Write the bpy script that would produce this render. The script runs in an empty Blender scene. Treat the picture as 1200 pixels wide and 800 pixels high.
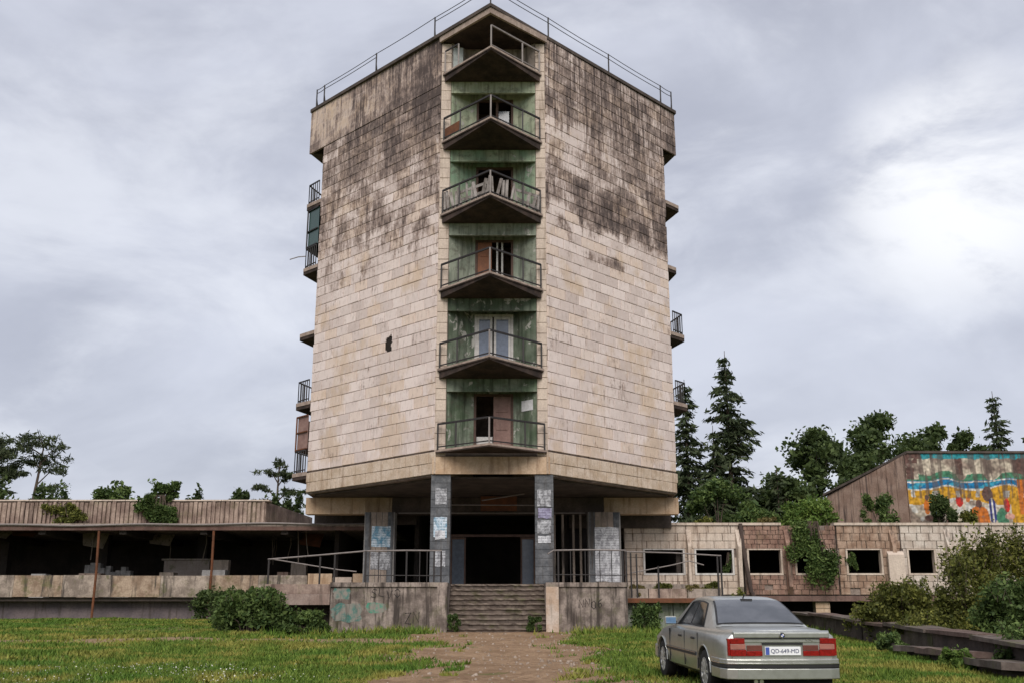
import bpy, bmesh, math, random
import numpy as np
from mathutils import Vector, Matrix, noise as mnoise

random.seed(7)
RNG = np.random.default_rng(11)
scene = bpy.context.scene
COL = scene.collection
R = math.radians

# ------------------------------------------------------------------ camera
cam_d = bpy.data.cameras.new('camera')
cam = bpy.data.objects.new('camera', cam_d)
COL.objects.link(cam)
cam_d.sensor_width = 36.0
cam_d.lens = 36.45
cam_d.clip_start = 0.1
cam_d.clip_end = 6000.0
cam.location = (0.0, 0.0, 1.15)
cam.rotation_euler = (R(90) + math.atan(325 / 1215), 0, 0)
scene.camera = cam

# ------------------------------------------------------------------ world, sun, exposure
SUN_AZ, SUN_EL = R(181), R(43)          # azimuth clockwise from +Y (behind the camera)
world = bpy.data.worlds.new('World')
scene.world = world
world.use_nodes = True
wn = world.node_tree
wn.nodes.clear()


def wnode(t, **kw):
    n = wn.nodes.new(t)
    for k, v in kw.items():
        setattr(n, k, v)
    return n


def wl(a, b):
    wn.links.new(a, b)


w_out = wnode('ShaderNodeOutputWorld')
w_bg = wnode('ShaderNodeBackground')
w_bg.inputs['Strength'].default_value = 0.12
w_sky = wnode('ShaderNodeTexSky', sky_type='NISHITA')
w_sky.sun_disc = False
w_sky.sun_elevation = SUN_EL
w_sky.sun_rotation = SUN_AZ
w_sky.dust_density = 3.0
w_tc = wnode('ShaderNodeTexCoord')


def cloud_noise(rot, scl, scale, detail, rough, lo, hi):
    m = wnode('ShaderNodeMapping')
    m.inputs['Rotation'].default_value = rot
    m.inputs['Scale'].default_value = scl
    wl(w_tc.outputs['Generated'], m.inputs['Vector'])
    n = wnode('ShaderNodeTexNoise')
    n.inputs['Scale'].default_value = scale
    n.inputs['Detail'].default_value = detail
    n.inputs['Roughness'].default_value = rough
    n.inputs['Distortion'].default_value = 0.35
    wl(m.outputs[0], n.inputs['Vector'])
    r = wnode('ShaderNodeMapRange', interpolation_type='SMOOTHSTEP')
    r.inputs['From Min'].default_value = lo
    r.inputs['From Max'].default_value = hi
    wl(n.outputs[0], r.inputs['Value'])
    return r.outputs[0]


def wmix(fac, a, b):
    m = wnode('ShaderNodeMix', data_type='RGBA')
    for s, v in ((m.inputs[0], fac), (m.inputs[6], a), (m.inputs[7], b)):
        if hasattr(v, 'links'):
            wl(v, s)
        else:
            s.default_value = v
    return m.outputs[2]


c_big = cloud_noise((0.3, 0.25, 0.5), (1.0, 1.0, 1.9), 2.3, 6.0, 0.55, 0.36, 0.64)
c_small = cloud_noise((0.1, 0.5, 0.2), (1.0, 1.3, 2.2), 4.2, 7.0, 0.58, 0.42, 0.72)
# colours are in the sky texture's own units (divided by the background strength)
cA = (2.02, 2.10, 2.46, 1)
cB = (2.88, 2.98, 3.38, 1)
cC = (3.75, 3.84, 4.12, 1)
col1 = wmix(c_big, cA, cB)
k = wnode('ShaderNodeMath', operation='MULTIPLY')
k.inputs[1].default_value = 0.62
wl(c_small, k.inputs[0])
col2 = wmix(k.outputs[0], col1, cC)
# thin bright break in the cloud deck, to the right of the tower
w_dot = wnode('ShaderNodeVectorMath', operation='DOT_PRODUCT')
bd = Vector((0.372, 0.80, 0.345)).normalized()
w_dot.inputs[1].default_value = bd
wl(w_tc.outputs['Generated'], w_dot.inputs[0])
w_r = wnode('ShaderNodeMapRange', interpolation_type='SMOOTHSTEP')
w_r.inputs['From Min'].default_value = 0.9915
w_r.inputs['From Max'].default_value = 1.0
wl(w_dot.outputs['Value'], w_r.inputs['Value'])
brk = cloud_noise((0.5, 0.9, 0.3), (1.0, 1.0, 2.0), 5.5, 7.0, 0.6, 0.30, 0.56)
k2 = wnode('ShaderNodeMath', operation='MULTIPLY')
wl(w_r.outputs[0], k2.inputs[0])
wl(brk, k2.inputs[1])
col3 = wmix(k2.outputs[0], col2, (4.4, 4.43, 4.55, 1))
final = wmix(0.93, w_sky.outputs[0], col3)
wl(final, w_bg.inputs['Color'])
wl(w_bg.outputs[0], w_out.inputs['Surface'])

sun_d = bpy.data.lights.new('sun', 'SUN')
sun_d.energy = 1.5
sun_d.angle = R(40)
sun_d.color = (1.0, 0.94, 0.885)
sun = bpy.data.objects.new('sun', sun_d)
COL.objects.link(sun)
sdir = Vector((math.sin(SUN_AZ) * math.cos(SUN_EL), math.cos(SUN_AZ) * math.cos(SUN_EL), math.sin(SUN_EL)))
sun.rotation_euler = sdir.to_track_quat('Z', 'Y').to_euler()
sun.location = (0, -20, 60)

vs = scene.view_settings
vs.view_transform = 'Standard'
vs.look = 'None'
vs.exposure = 0.98
vs.gamma = 1.0
vs.use_curve_mapping = False
scene.render.engine = 'CYCLES'
scene.cycles.use_denoising = True
scene.cycles.max_bounces = 6
scene.cycles.diffuse_bounces = 3
scene.cycles.transparent_max_bounces = 6
scene.render.film_transparent = False


# ------------------------------------------------------------------ material helpers
class NM:
    """small node builder"""

    def __init__(self, name):
        self.m = bpy.data.materials.new(name)
        self.m.use_nodes = True
        self.t = self.m.node_tree
        self.b = self.t.nodes['Principled BSDF']
        self._pos = None

    def new(self, t, **kw):
        n = self.t.nodes.new(t)
        for a, v in kw.items():
            setattr(n, a, v)
        return n

    def put(self, s, v):
        if v is None:
            return
        if hasattr(v, 'links'):
            self.t.links.new(v, s)
        else:
            s.default_value = v

    @property
    def pos(self):
        if self._pos is None:
            self._pos = self.new('ShaderNodeNewGeometry').outputs['Position']
        return self._pos

    def vmul(self, v, k):
        n = self.new('ShaderNodeVectorMath', operation='MULTIPLY')
        self.put(n.inputs[0], v)
        n.inputs[1].default_value = k
        return n.outputs[0]

    def dot(self, v, k):
        n = self.new('ShaderNodeVectorMath', operation='DOT_PRODUCT')
        self.put(n.inputs[0], v)
        n.inputs[1].default_value = k
        return n.outputs['Value']

    def noise(self, v, scale=1.0, detail=4.0, rough=0.55, dist=0.0):
        n = self.new('ShaderNodeTexNoise')
        self.put(n.inputs['Vector'], v)
        n.inputs['Scale'].default_value = scale
        n.inputs['Detail'].default_value = detail
        n.inputs['Roughness'].default_value = rough
        n.inputs['Distortion'].default_value = dist
        return n.outputs[0]

    def math(self, op, a, b=0.0, c=None):
        n = self.new('ShaderNodeMath', operation=op)
        self.put(n.inputs[0], a)
        self.put(n.inputs[1], b)
        if c is not None:
            self.put(n.inputs[2], c)
        return n.outputs[0]

    def add(self, a, b):
        return self.math('ADD', a, b)

    def mul(self, a, b):
        return self.math('MULTIPLY', a, b)

    def ss(self, x, lo, hi, a=0.0, b=1.0):
        n = self.new('ShaderNodeMapRange', interpolation_type='SMOOTHSTEP')
        self.put(n.inputs['Value'], x)
        n.inputs['From Min'].default_value = lo
        n.inputs['From Max'].default_value = hi
        n.inputs['To Min'].default_value = a
        n.inputs['To Max'].default_value = b
        return n.outputs[0]

    def mix(self, f, a, b, blend='MIX'):
        n = self.new('ShaderNodeMix', data_type='RGBA', blend_type=blend)
        self.put(n.inputs[0], f)
        self.put(n.inputs[6], c4(a))
        self.put(n.inputs[7], c4(b))
        return n.outputs[2]

    def bump(self, h, strength=0.3, dist=0.02):
        n = self.new('ShaderNodeBump')
        n.inputs['Strength'].default_value = strength
        n.inputs['Distance'].default_value = dist
        self.put(n.inputs['Height'], h)
        self.t.links.new(n.outputs[0], self.b.inputs['Normal'])

    def done(self, color, rough=0.85, spec=0.3, metal=0.0):
        self.put(self.b.inputs['Base Color'], c4(color))
        self.put(self.b.inputs['Roughness'], rough)
        self.b.inputs['Specular IOR Level'].default_value = spec
        self.b.inputs['Metallic'].default_value = metal
        return self.m


def c4(c):
    if isinstance(c, (tuple, list)) and len(c) == 3:
        return (c[0], c[1], c[2], 1.0)
    return c


def weathered(name, a, b, scale=1.2, rough=0.88, streak=0.0, scol=(0.06, 0.05, 0.042), bump=0.35, spec=0.25,
              moss=0.0, mcol=(0.09, 0.10, 0.03), s_lo=0.50, s_hi=0.68, fine=14.0):
    """two-tone mottled surface with vertical run-off streaks"""
    q = NM(name)
    n1 = q.noise(q.pos, scale, 5, 0.6)
    c = q.mix(q.ss(n1, 0.33, 0.67), a, b)
    n2 = q.noise(q.pos, fine, 4, 0.65)
    c = q.mix(q.ss(n2, 0.3, 0.75, 0.0, 0.45), c, tuple(x * 0.55 for x in a), 'MIX')
    if streak:
        sv = q.noise(q.vmul(q.pos, (5.0, 5.0, 0.45)), 1.0, 5, 0.65)
        c = q.mix(q.mul(q.ss(sv, s_lo, s_hi), streak), c, scol)
    if moss:
        mv = q.noise(q.pos, 1.7, 5, 0.7)
        c = q.mix(q.mul(q.ss(mv, 0.52, 0.66), moss), c, mcol)
    q.bump(q.noise(q.pos, fine * 1.6, 5, 0.65), bump, 0.02)
    return q.done(c, rough, spec)


def plain(name, col, rough=0.6, spec=0.4, metal=0.0, var=0.25, scale=6.0):
    q = NM(name)
    n = q.noise(q.pos, scale, 4, 0.6)
    c = q.mix(q.ss(n, 0.3, 0.7), col, tuple(x * (1 - var) for x in col))
    return q.done(c, rough, spec, metal)


# ------------------------------------------------------------------ geometry helpers
class G:
    """collects polygons for one mesh"""

    def __init__(self):
        self.v, self.f = [], []

    def poly(self, pts):
        i = len(self.v)
        self.v += [tuple(p) for p in pts]
        self.f.append(tuple(range(i, i + len(pts))))
        return self

    def box(self, x0, x1, y0, y1, z0, z1):
        i = len(self.v)
        self.v += [(x0, y0, z0), (x1, y0, z0), (x1, y1, z0), (x0, y1, z0), (x0, y0, z1), (x1, y0, z1), (x1, y1, z1), (x0, y1, z1)]
        for q in ((0, 3, 2, 1), (4, 5, 6, 7), (0, 1, 5, 4), (1, 2, 6, 5), (2, 3, 7, 6), (3, 0, 4, 7)):
            self.f.append(tuple(i + k for k in q))
        return self

    def prism(self, plan, z0, z1):
        """plan: ccw list of (x, y); z0/z1 numbers or per-vertex lists"""
        n = len(plan)
        i = len(self.v)
        a = z0 if isinstance(z0, (list, tuple)) else [z0] * n
        b = z1 if isinstance(z1, (list, tuple)) else [z1] * n
        self.v += [(p[0], p[1], a[k]) for k, p in enumerate(plan)] + [(p[0], p[1], b[k]) for k, p in enumerate(plan)]
        self.f.append(tuple(i + k for k in reversed(range(n))))
        self.f.append(tuple(i + n + k for k in range(n)))
        for k in range(n):
            j = (k + 1) % n
            self.f.append((i + k, i + j, i + n + j, i + n + k))
        return self

    def bar(self, p, q, w, h=None):
        """rectangular bar from p to q"""
        h = h or w
        p, q = Vector(p), Vector(q)
        d = (q - p).normalized()
        up = Vector((0, 0, 1)) if abs(d.z) < 0.95 else Vector((0, 1, 0))
        s = d.cross(up).normalized() * (w / 2)
        t = s.cross(d).normalized() * (h / 2)
        i = len(self.v)
        for o in (p, q):
            self.v += [tuple(o - s - t), tuple(o + s - t), tuple(o + s + t), tuple(o - s + t)]
        for k in ((0, 3, 2, 1), (4, 5, 6, 7), (0, 1, 5, 4), (1, 2, 6, 5), (2, 3, 7, 6), (3, 0, 4, 7)):
            self.f.append(tuple(i + x for x in k))
        return self

    def tube(self, pts, radii, n=7):
        pts = [Vector(p) for p in pts]
        if not isinstance(radii, (list, tuple)):
            radii = [radii] * len(pts)
        rings = []
        for a, p in enumerate(pts):
            d = (pts[min(a + 1, len(pts) - 1)] - pts[max(a - 1, 0)]).normalized()
            up = Vector((0, 0, 1)) if abs(d.z) < 0.9 else Vector((1, 0, 0))
            s = d.cross(up).normalized()
            t = d.cross(s).normalized()
            i = len(self.v)
            for k in range(n):
                w = 2 * math.pi * k / n
                self.v.append(tuple(p + (s * math.cos(w) + t * math.sin(w)) * radii[a]))
            rings.append(i)
        for a in range(len(rings) - 1):
            for k in range(n):
                j = (k + 1) % n
                self.f.append((rings[a] + k, rings[a] + j, rings[a + 1] + j, rings[a + 1] + k))
        self.f.append(tuple(rings[0] + k for k in range(n)))
        self.f.append(tuple(rings[-1] + k for k in reversed(range(n))))
        return self

    def lathe(self, c, axis, prof, n=20):
        """prof: list of (along, radius) around axis 'x','y','z' through c"""
        ax = {'x': Vector((1, 0, 0)), 'y': Vector((0, 1, 0)), 'z': Vector((0, 0, 1))}[axis]
        s = Vector((0, 1, 0)) if axis == 'x' else Vector((1, 0, 0))
        t = ax.cross(s)
        c = Vector(c)
        rings = []
        for al, r in prof:
            i = len(self.v)
            for k in range(n):
                w = 2 * math.pi * k / n
                self.v.append(tuple(c + ax * al + (s * math.cos(w) + t * math.sin(w)) * r))
            rings.append(i)
        for a in range(len(rings) - 1):
            for k in range(n):
                j = (k + 1) % n
                self.f.append((rings[a] + k, rings[a] + j, rings[a + 1] + j, rings[a + 1] + k))
        self.f.append(tuple(rings[0] + k for k in reversed(range(n))))
        self.f.append(tuple(rings[-1] + k for k in range(n)))
        return self


def wloc(o):
    v = Vector((0, 0, 0))
    while o is not None:
        v += o.location
        o = o.parent
    return v


def mk(name, g, mat, parent=None, local=False, smooth=False, kind=None, label=None, fix=True, sharp=35, bevel=0.0):
    me = bpy.data.meshes.new(name)
    off = Vector((0, 0, 0)) if (parent is None or local) else wloc(parent)
    me.from_pydata([(x - off.x, y - off.y, z - off.z) for x, y, z in g.v], [], g.f)
    if fix or smooth:
        bm = bmesh.new()
        bm.from_mesh(me)
        if fix:
            bmesh.ops.recalc_face_normals(bm, faces=bm.faces)
        if smooth:
            bmesh.ops.remove_doubles(bm, verts=bm.verts, dist=1e-4)
            for f_ in bm.faces:
                f_.smooth = True
            for e in bm.edges:
                if len(e.link_faces) == 2 and e.calc_face_angle(0) > R(sharp):
                    e.smooth = False
        bm.to_mesh(me)
        bm.free()
    me.materials.append(mat)
    o = bpy.data.objects.new(name, me)
    COL.objects.link(o)
    if parent is not None:
        o.parent = parent
    if kind:
        o['kind'] = kind
    if label:
        o['label'] = label
    if bevel:
        b = o.modifiers.new('bevel', 'BEVEL')
        b.width = bevel
        b.segments = 2
        b.limit_method = 'ANGLE'
    return o


def tag(o, label, cat, group=None):
    o['label'] = label
    o['category'] = cat
    if group:
        o['group'] = group
    return o


def thing(name, loc, label, cat, group=None, rz=0.0):
    o = bpy.data.objects.new(name, None)
    o.empty_display_size = 0.3
    COL.objects.link(o)
    o.location = loc
    o.rotation_euler = (0, 0, rz)
    return tag(o, label, cat, group)


def fast_mesh(name, V, F, mat, parent=None, kind=None):
    """V (n,3) world, F (m,k) equal-sized faces; numpy"""
    me = bpy.data.meshes.new(name)
    off = np.array(wloc(parent)) if parent is not None else np.zeros(3)
    V = (V - off).astype(np.float32)
    m, kk = F.shape
    me.vertices.add(len(V))
    me.vertices.foreach_set('co', V.ravel())
    me.loops.add(m * kk)
    me.loops.foreach_set('vertex_index', F.astype(np.int32).ravel())
    me.polygons.add(m)
    me.polygons.foreach_set('loop_start', np.arange(0, m * kk, kk, dtype=np.int32))
    me.polygons.foreach_set('loop_total', np.full(m, kk, dtype=np.int32))
    me.update(calc_edges=True)
    me.validate()
    me.materials.append(mat)
    o = bpy.data.objects.new(name, me)
    COL.objects.link(o)
    if parent is not None:
        o.parent = parent
    if kind:
        o['kind'] = kind
    return o


def ray_hash(*a):
    return (math.sin(sum(x * k for x, k in zip(a, (12.9898, 78.233, 37.719)))) * 43758.5453) % 1.0

# ------------------------------------------------------------------ ground
def smooth(a, b, x):
    t = min(max((x - a) / (b - a), 0.0), 1.0)
    return t * t * (3 - 2 * t)


def gz(x, y):
    z = 0.034 * (min(max(y, 3.0), 38.0) - 15.0)
    z += 0.36 * smooth(-6.5, -12.0, x) * smooth(35.0, 44.0, y)
    z += 0.025 * math.sin(x * 0.9 + 1.3) * math.sin(y * 0.7) + 0.015 * math.sin(x * 2.3 + y * 1.9)
    if y > 60:
        z += smooth(60, 140, y) * 1.5
    return z


def path_half(y):
    return 2.35 + 0.02 * (y - 18) + 0.28 * math.sin(y * 0.8) + 0.16 * math.sin(y * 2.1 + 1)


def path_mid(y):
    return -0.22 + 0.1 * math.sin(y * 0.35)


def make_ground():
    xs = [-1500, -700, -300, -140, -80, -50, -34] + [-26 + 0.65 * i for i in range(81)] + [34, 50, 80, 140, 300, 700, 1500]
    ys = [-1500, -500, -150, -60, -25, -8, 2] + [8 + 0.65 * i for i in range(66)] + [55, 60, 70, 85, 110, 140, 200, 350, 700, 1600]
    g = G()
    for y in ys:
        for x in xs:
            g.v.append((x, y, gz(x, y)))
    n = len(xs)
    for j in range(len(ys) - 1):
        for i in range(n - 1):
            g.f.append((j * n + i, j * n + i + 1, (j + 1) * n + i + 1, (j + 1) * n + i))
    q = NM('turf_soil')
    n1 = q.noise(q.pos, 0.55, 5, 0.6)
    n2 = q.noise(q.pos, 6.0, 5, 0.7)
    c = q.mix(q.ss(n1, 0.35, 0.65), (0.075, 0.11, 0.024), (0.13, 0.14, 0.035))
    c = q.mix(q.ss(n2, 0.45, 0.7), c, (0.05, 0.065, 0.018))
    n3 = q.noise(q.vmul(q.pos, (0.6, 1.4, 1)), 0.9, 5, 0.65)
    c = q.mix(q.ss(n3, 0.54, 0.66, 0, 0.8), c, (0.16, 0.115, 0.065))
    # bare soil of a wheel track crossing the turf on the left
    sx = q.new('ShaderNodeSeparateXYZ')
    q.put(sx.inputs[0], q.pos)
    ln = q.add(q.add(q.mul(sx.outputs['X'], 0.05), 31.6), q.mul(q.math('SINE', q.mul(sx.outputs['X'], 0.5)), 0.6))
    dist = q.math('ABSOLUTE', q.math('SUBTRACT', sx.outputs['Y'], ln))
    rut = q.mul(q.ss(q.add(dist, q.mul(q.add(n2, -.5), 1.6)), 1.5, 0.7), q.ss(sx.outputs['X'], -1.6, -2.4))
    c = q.mix(q.mul(rut, .95), c, (0.25, 0.17, 0.105))
    ax = q.math('ABSOLUTE', q.add(sx.outputs['X'], 0.22))
    verge = q.mul(q.ss(q.add(ax, q.mul(q.add(n2, -.5), 2.4)), 3.9, 2.3), q.ss(sx.outputs['Y'], 40.0, 36.0))
    c = q.mix(q.mul(verge, .9), c, (0.22, 0.15, 0.092))
    q.bump(q.noise(q.pos, 9, 6, 0.7), 0.7, 0.06)
    o = mk('ground', g, q.done(c, 0.95, 0.15), smooth=True, sharp=80, fix=False)
    o['kind'] = 'structure'
    # worn dirt path up to the steps
    g = G()
    yy = [6 + 0.3 * i for i in range(103)]
    cols = [-1.12, -1.0, -0.85, -0.6, -0.3, 0, 0.3, 0.6, 0.85, 1.0, 1.12]
    for y in yy:
        h, m = path_half(y), path_mid(y)
        for k in cols:
            x = m + k * h
            edge = 0.07 if abs(k) > 1.05 else 0.0
            g.v.append((x, y, gz(x, y) + 0.018 - edge + 0.006 * math.sin(x * 7 + y * 5)))
    n = len(cols)
    for j in range(len(yy) - 1):
        for i in range(n - 1):
            g.f.append((j * n + i, j * n + i + 1, (j + 1) * n + i + 1, (j + 1) * n + i))
    q = NM('packed_dirt')
    n1 = q.noise(q.pos, 0.9, 5, 0.65)
    n2 = q.noise(q.vmul(q.pos, (3.0, 6.0, 1)), 2.2, 5, 0.7)
    c = q.mix(q.ss(n1, 0.35, 0.65), (0.255, 0.165, 0.098), (0.37, 0.25, 0.155))
    c = q.mix(q.ss(n2, 0.47, 0.66, 0, 0.85), c, (0.13, 0.072, 0.04))
    n4 = q.noise(q.pos, 1.6, 5, 0.65)
    c = q.mix(q.ss(n4, 0.60, 0.70, 0, 0.7), c, (0.10, 0.12, 0.03))
    q.bump(q.noise(q.vmul(q.pos, (1.0, 1.6, 1)), 11, 6, 0.75), 1.0, 0.06)
    o = mk('dirt_path', g, q.done(c, 0.95, 0.15), smooth=True, sharp=80, fix=False)
    o['kind'] = 'structure'


make_ground()

# ------------------------------------------------------------------ shared materials
mortar = weathered('mortar', (0.17, 0.13, 0.11), (0.33, 0.265, 0.225), 2.6)
pale_stone = weathered('pale_stone', (0.52, 0.43, 0.36), (0.62, 0.52, 0.43), 1.4, streak=0.55, scol=(0.16, 0.11, 0.07))
tan_stone = weathered('tan_stone', (0.46, 0.32, 0.205), (0.55, 0.42, 0.30), 1.8, streak=0.6, scol=(0.15, 0.08, 0.045))
slab_edge = weathered('slab_edge', (0.30, 0.225, 0.185), (0.42, 0.335, 0.28), 3.0, streak=0.3)
soot_shade = weathered('soot_shade_concrete', (0.06, 0.048, 0.042), (0.115, 0.09, 0.076), 1.6, streak=0.5)  # soot tone; also the painted shade on the cross beam's middle
grimy = weathered('grimy_concrete', (0.26, 0.21, 0.175), (0.36, 0.30, 0.25), 1.3, streak=0.85, scol=(0.055, 0.045, 0.04), moss=0.25)
terrace_conc = weathered('terrace_concrete', (0.12, 0.095, 0.08), (0.38, 0.315, 0.27), 1.9, streak=0.97, scol=(0.05, 0.04, 0.034), moss=0.3, s_lo=0.46, s_hi=0.64)
ribbed_conc = weathered('ribbed_concrete', (0.20, 0.14, 0.115), (0.44, 0.34, 0.275), 1.3, streak=0.95, scol=(0.09, 0.06, 0.05), moss=0.3)
parapet_conc = weathered('ochre_panel', (0.40, 0.29, 0.19), (0.50, 0.40, 0.30), 0.8, streak=0.8, scol=(0.12, 0.065, 0.04), moss=0.25)
interior = weathered('shade_dark_plaster', (0.035, 0.03, 0.027), (0.07, 0.055, 0.048), 0.9, streak=0.6)  # near-black plaster: the shade of the rooms is put into its colour
dark_iron = plain('dark_iron', (0.022, 0.018, 0.017), 0.6, 0.4)
rust_iron = weathered('rusty_iron', (0.17, 0.065, 0.03), (0.10, 0.045, 0.025), 4.0, 0.8)
pale_iron = plain('worn_paint_iron', (0.22, 0.19, 0.175), 0.6, 0.4)
white_paint = weathered('old_white_paint', (0.62, 0.60, 0.57), (0.5, 0.47, 0.44), 3.0, 0.6, streak=0.4)
blue_column = weathered('blue_grey_cladding', (0.075, 0.08, 0.088), (0.155, 0.16, 0.168), 3.0, 0.7, streak=0.85)
glass_dark = plain('dusty_glass', (0.10, 0.12, 0.15), 0.15, 0.6)


def wall_mat(name, A, d, side, z0, th, tw):
    q = NM(name)
    sep = q.new('ShaderNodeSeparateXYZ')
    q.put(sep.inputs[0], q.pos)
    z = sep.outputs['Z']
    u = q.add(q.dot(q.pos, (d[0], d[1], 0)), -(A[0] * d[0] + A[1] * d[1]))
    row = q.math('FLOOR', q.math('DIVIDE', q.add(z, -z0), th))
    par = q.math('FRACT', q.mul(row, 0.618))
    colm = q.math('FLOOR', q.math('DIVIDE', q.add(u, q.mul(par, tw)), tw))
    comb = q.new('ShaderNodeCombineXYZ')
    q.put(comb.inputs[0], row)
    q.put(comb.inputs[1], colm)
    comb.inputs[2].default_value = 3.0 if side == 'L' else 8.0
    wnz = q.new('ShaderNodeTexWhiteNoise')
    q.put(wnz.inputs['Vector'], comb.outputs[0])
    w = wnz.outputs['Value']
    uz = q.new('ShaderNodeCombineXYZ')
    q.put(uz.inputs[0], u)
    q.put(uz.inputs[1], z)
    uz = uz.outputs[0]
    c = q.mix(w, (0.57, 0.475, 0.435), (0.78, 0.675, 0.63))
    w2 = wnz.outputs['Color']
    sp = q.new('ShaderNodeSeparateColor')
    q.put(sp.inputs[0], w2)
    c = q.mix(q.ss(sp.outputs[0], 0.72, 0.95, 0, 0.5), c, (0.55, 0.40, 0.28))
    # tan weathering patches, strongest low on the wall
    pt = q.noise(q.vmul(uz, (0.55, 0.4, 1)), 1.0, 5, 0.6)
    low = q.ss(z, 12.0, 8.0, 0.0, 0.07)
    c = q.mix(q.ss(q.add(pt, low), 0.53, 0.66, 0, 0.55), c, (0.54, 0.40, 0.27))
    fine = q.noise(q.vmul(uz, (7, 2.2, 1)), 1.0, 7, 0.75)
    c = q.mix(q.ss(fine, 0.49, 0.72, 0, 0.55), c, (0.30, 0.225, 0.185))
    pale = q.noise(q.vmul(uz, (3.1, 1.7, 1)), 1.3, 6, 0.7)
    c = q.mix(q.ss(pale, 0.55, 0.72, 0, 0.5), c, (0.78, 0.72, 0.68))
    # soot and lichen run-off
    streak = q.noise(q.vmul(uz, (4.2, 0.45, 1)), 1.0, 7, 0.75)
    hair = q.noise(q.vmul(uz, (15.0, 1.1, 1)), 1.0, 6, 0.75)
    blotch = q.noise(q.vmul(uz, (1.0, 0.9, 1)), 0.8, 6, 0.62, 0.5)
    small = q.noise(q.vmul(uz, (3.4, 3.0, 1)), 1.6, 7, 0.8, 0.3)
    n = q.add(q.add(q.mul(streak, 0.28), q.mul(blotch, 0.27)), q.add(q.mul(small, 0.22), q.mul(hair, 0.23)))
    n = q.add(q.add(q.mul(q.add(n, -0.5), 2.3), 0.5), q.mul(q.add(sp.outputs[1], -0.5), 0.10))
    if side == 'L':
        dd = q.ss(z, 13.0, 17.5, 0.0, 0.19)
        dd = q.add(dd, q.mul(q.ss(z, 18.0, 21.2, 0.0, 0.12), q.ss(u, 8.2, 5.0, 0.25, 1.0)))
        dd = q.add(dd, q.mul(q.ss(z, 18.0, 21.5, 0.0, 0.06), q.ss(u, 3.5, 0.8)))
        dd = q.add(dd, q.ss(z, 21.8, 23.0, 0.0, -0.10))
        dd = q.add(dd, q.mul(q.ss(z, 21.8, 22.6, 0.0, 0.08), q.ss(u, 4.0, 0.5)))
        # drips that start at the coping
        drip = q.noise(q.vmul(uz, (7.0, 0.16, 1)), 1.0, 5, 0.7)
        dd = q.add(dd, q.mul(q.ss(drip, 0.50, 0.62), q.ss(z, 21.2, 23.2, 0.0, 0.17)))
    else:
        zz = q.add(z, q.mul(q.add(blotch, -0.5), 3.0))
        dd = q.ss(zz, 15.6, 17.8, 0.0, 0.245)
        dd = q.add(dd, q.ss(z, 20.0, 22.6, 0.0, 0.05))
        drip = q.noise(q.vmul(uz, (6.0, 0.16, 1)), 1.0, 5, 0.7)
        dd = q.add(dd, q.mul(q.ss(drip, 0.46, 0.62, -0.5, 1.0), q.ss(z, 18.5, 22.5, 0.0, 0.12)))
        gap = q.mul(q.ss(z, 18.4, 19.4), q.ss(z, 21.6, 20.2))
        dd = q.add(dd, q.mul(q.mul(gap, q.ss(u, 4.8, 1.0)), -0.13))
        band = q.mul(q.mul(q.ss(z, 16.4, 17.4), q.ss(z, 19.2, 18.0)), q.ss(u, 0.6, 2.4))
        dd = q.add(dd, q.mul(band, 0.09))
        e1 = q.math('ABSOLUTE', q.add(u, -3.6))
        e2 = q.math('ABSOLUTE', q.add(q.add(z, -15.45), q.mul(q.add(u, -3.6), -0.06)))
        blob = q.mul(q.ss(e1, 1.9, 0.6), q.ss(e2, 0.42, 0.05))
        dd = q.add(dd, q.mul(blob, 0.26))
    t = q.add(n, dd)
    c = q.mix(q.ss(t, 0.57, 0.76, 0, 0.68), c, (0.25, 0.165, 0.125))
    brk = q.noise(q.vmul(uz, (9, 3.0, 1)), 1.0, 6, 0.8)
    t = q.add(t, q.mul(q.add(brk, -0.5), 0.55))
    c = q.mix(q.ss(t, 0.61, 0.96, 0, 0.92), c, (0.058, 0.044, 0.042))
    if side == 'L':
        och = q.mul(q.ss(z, 21.9, 22.3, 0, 0.5), q.ss(t, 0.75, 0.55))
        c = q.mix(och, c, (0.42, 0.29, 0.16))
    q.bump(q.add(q.noise(q.pos, 22, 6, 0.75), q.mul(small, 0.6)), 0.5, 0.02)
    return q.done(c, 0.88, 0.2)


# ------------------------------------------------------------------ tower
TZ = 2.37                                   # terrace floor level under the tower
ROOT2 = math.sqrt(0.5)
AL, dL, nL = (-2.88, 38.0), (-ROOT2, ROOT2), (-ROOT2, -ROOT2)
aR = R(43.5)
AR, dR, nR = (1.34, 38.0), (math.sin(aR), math.cos(aR)), (math.cos(aR), -math.sin(aR))
LEN_L = (8.68 - 2.88) / ROOT2
LEN_R = (7.00 - 1.34) / dR[0]
CL = (AL[0] + dL[0] * LEN_L, AL[1] + dL[1] * LEN_L)      # left corner
CR = (AR[0] + dR[0] * LEN_R, AR[1] + dR[1] * LEN_R)      # right corner
TL, BL = (-9.46, 44.58), (-8.70, 46.7)
TR, BR = (7.70, 44.70), (7.02, 46.9)
FLOORS = [7.05, 10.13, 13.26, 16.33, 19.45, 22.46]
APEX = (-0.84, 35.80)

tower = thing('hotel_tower', (-0.8, 44.0, TZ), 'tall abandoned concrete tower with stained stone tiles and a column of corner balconies', 'building')

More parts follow.
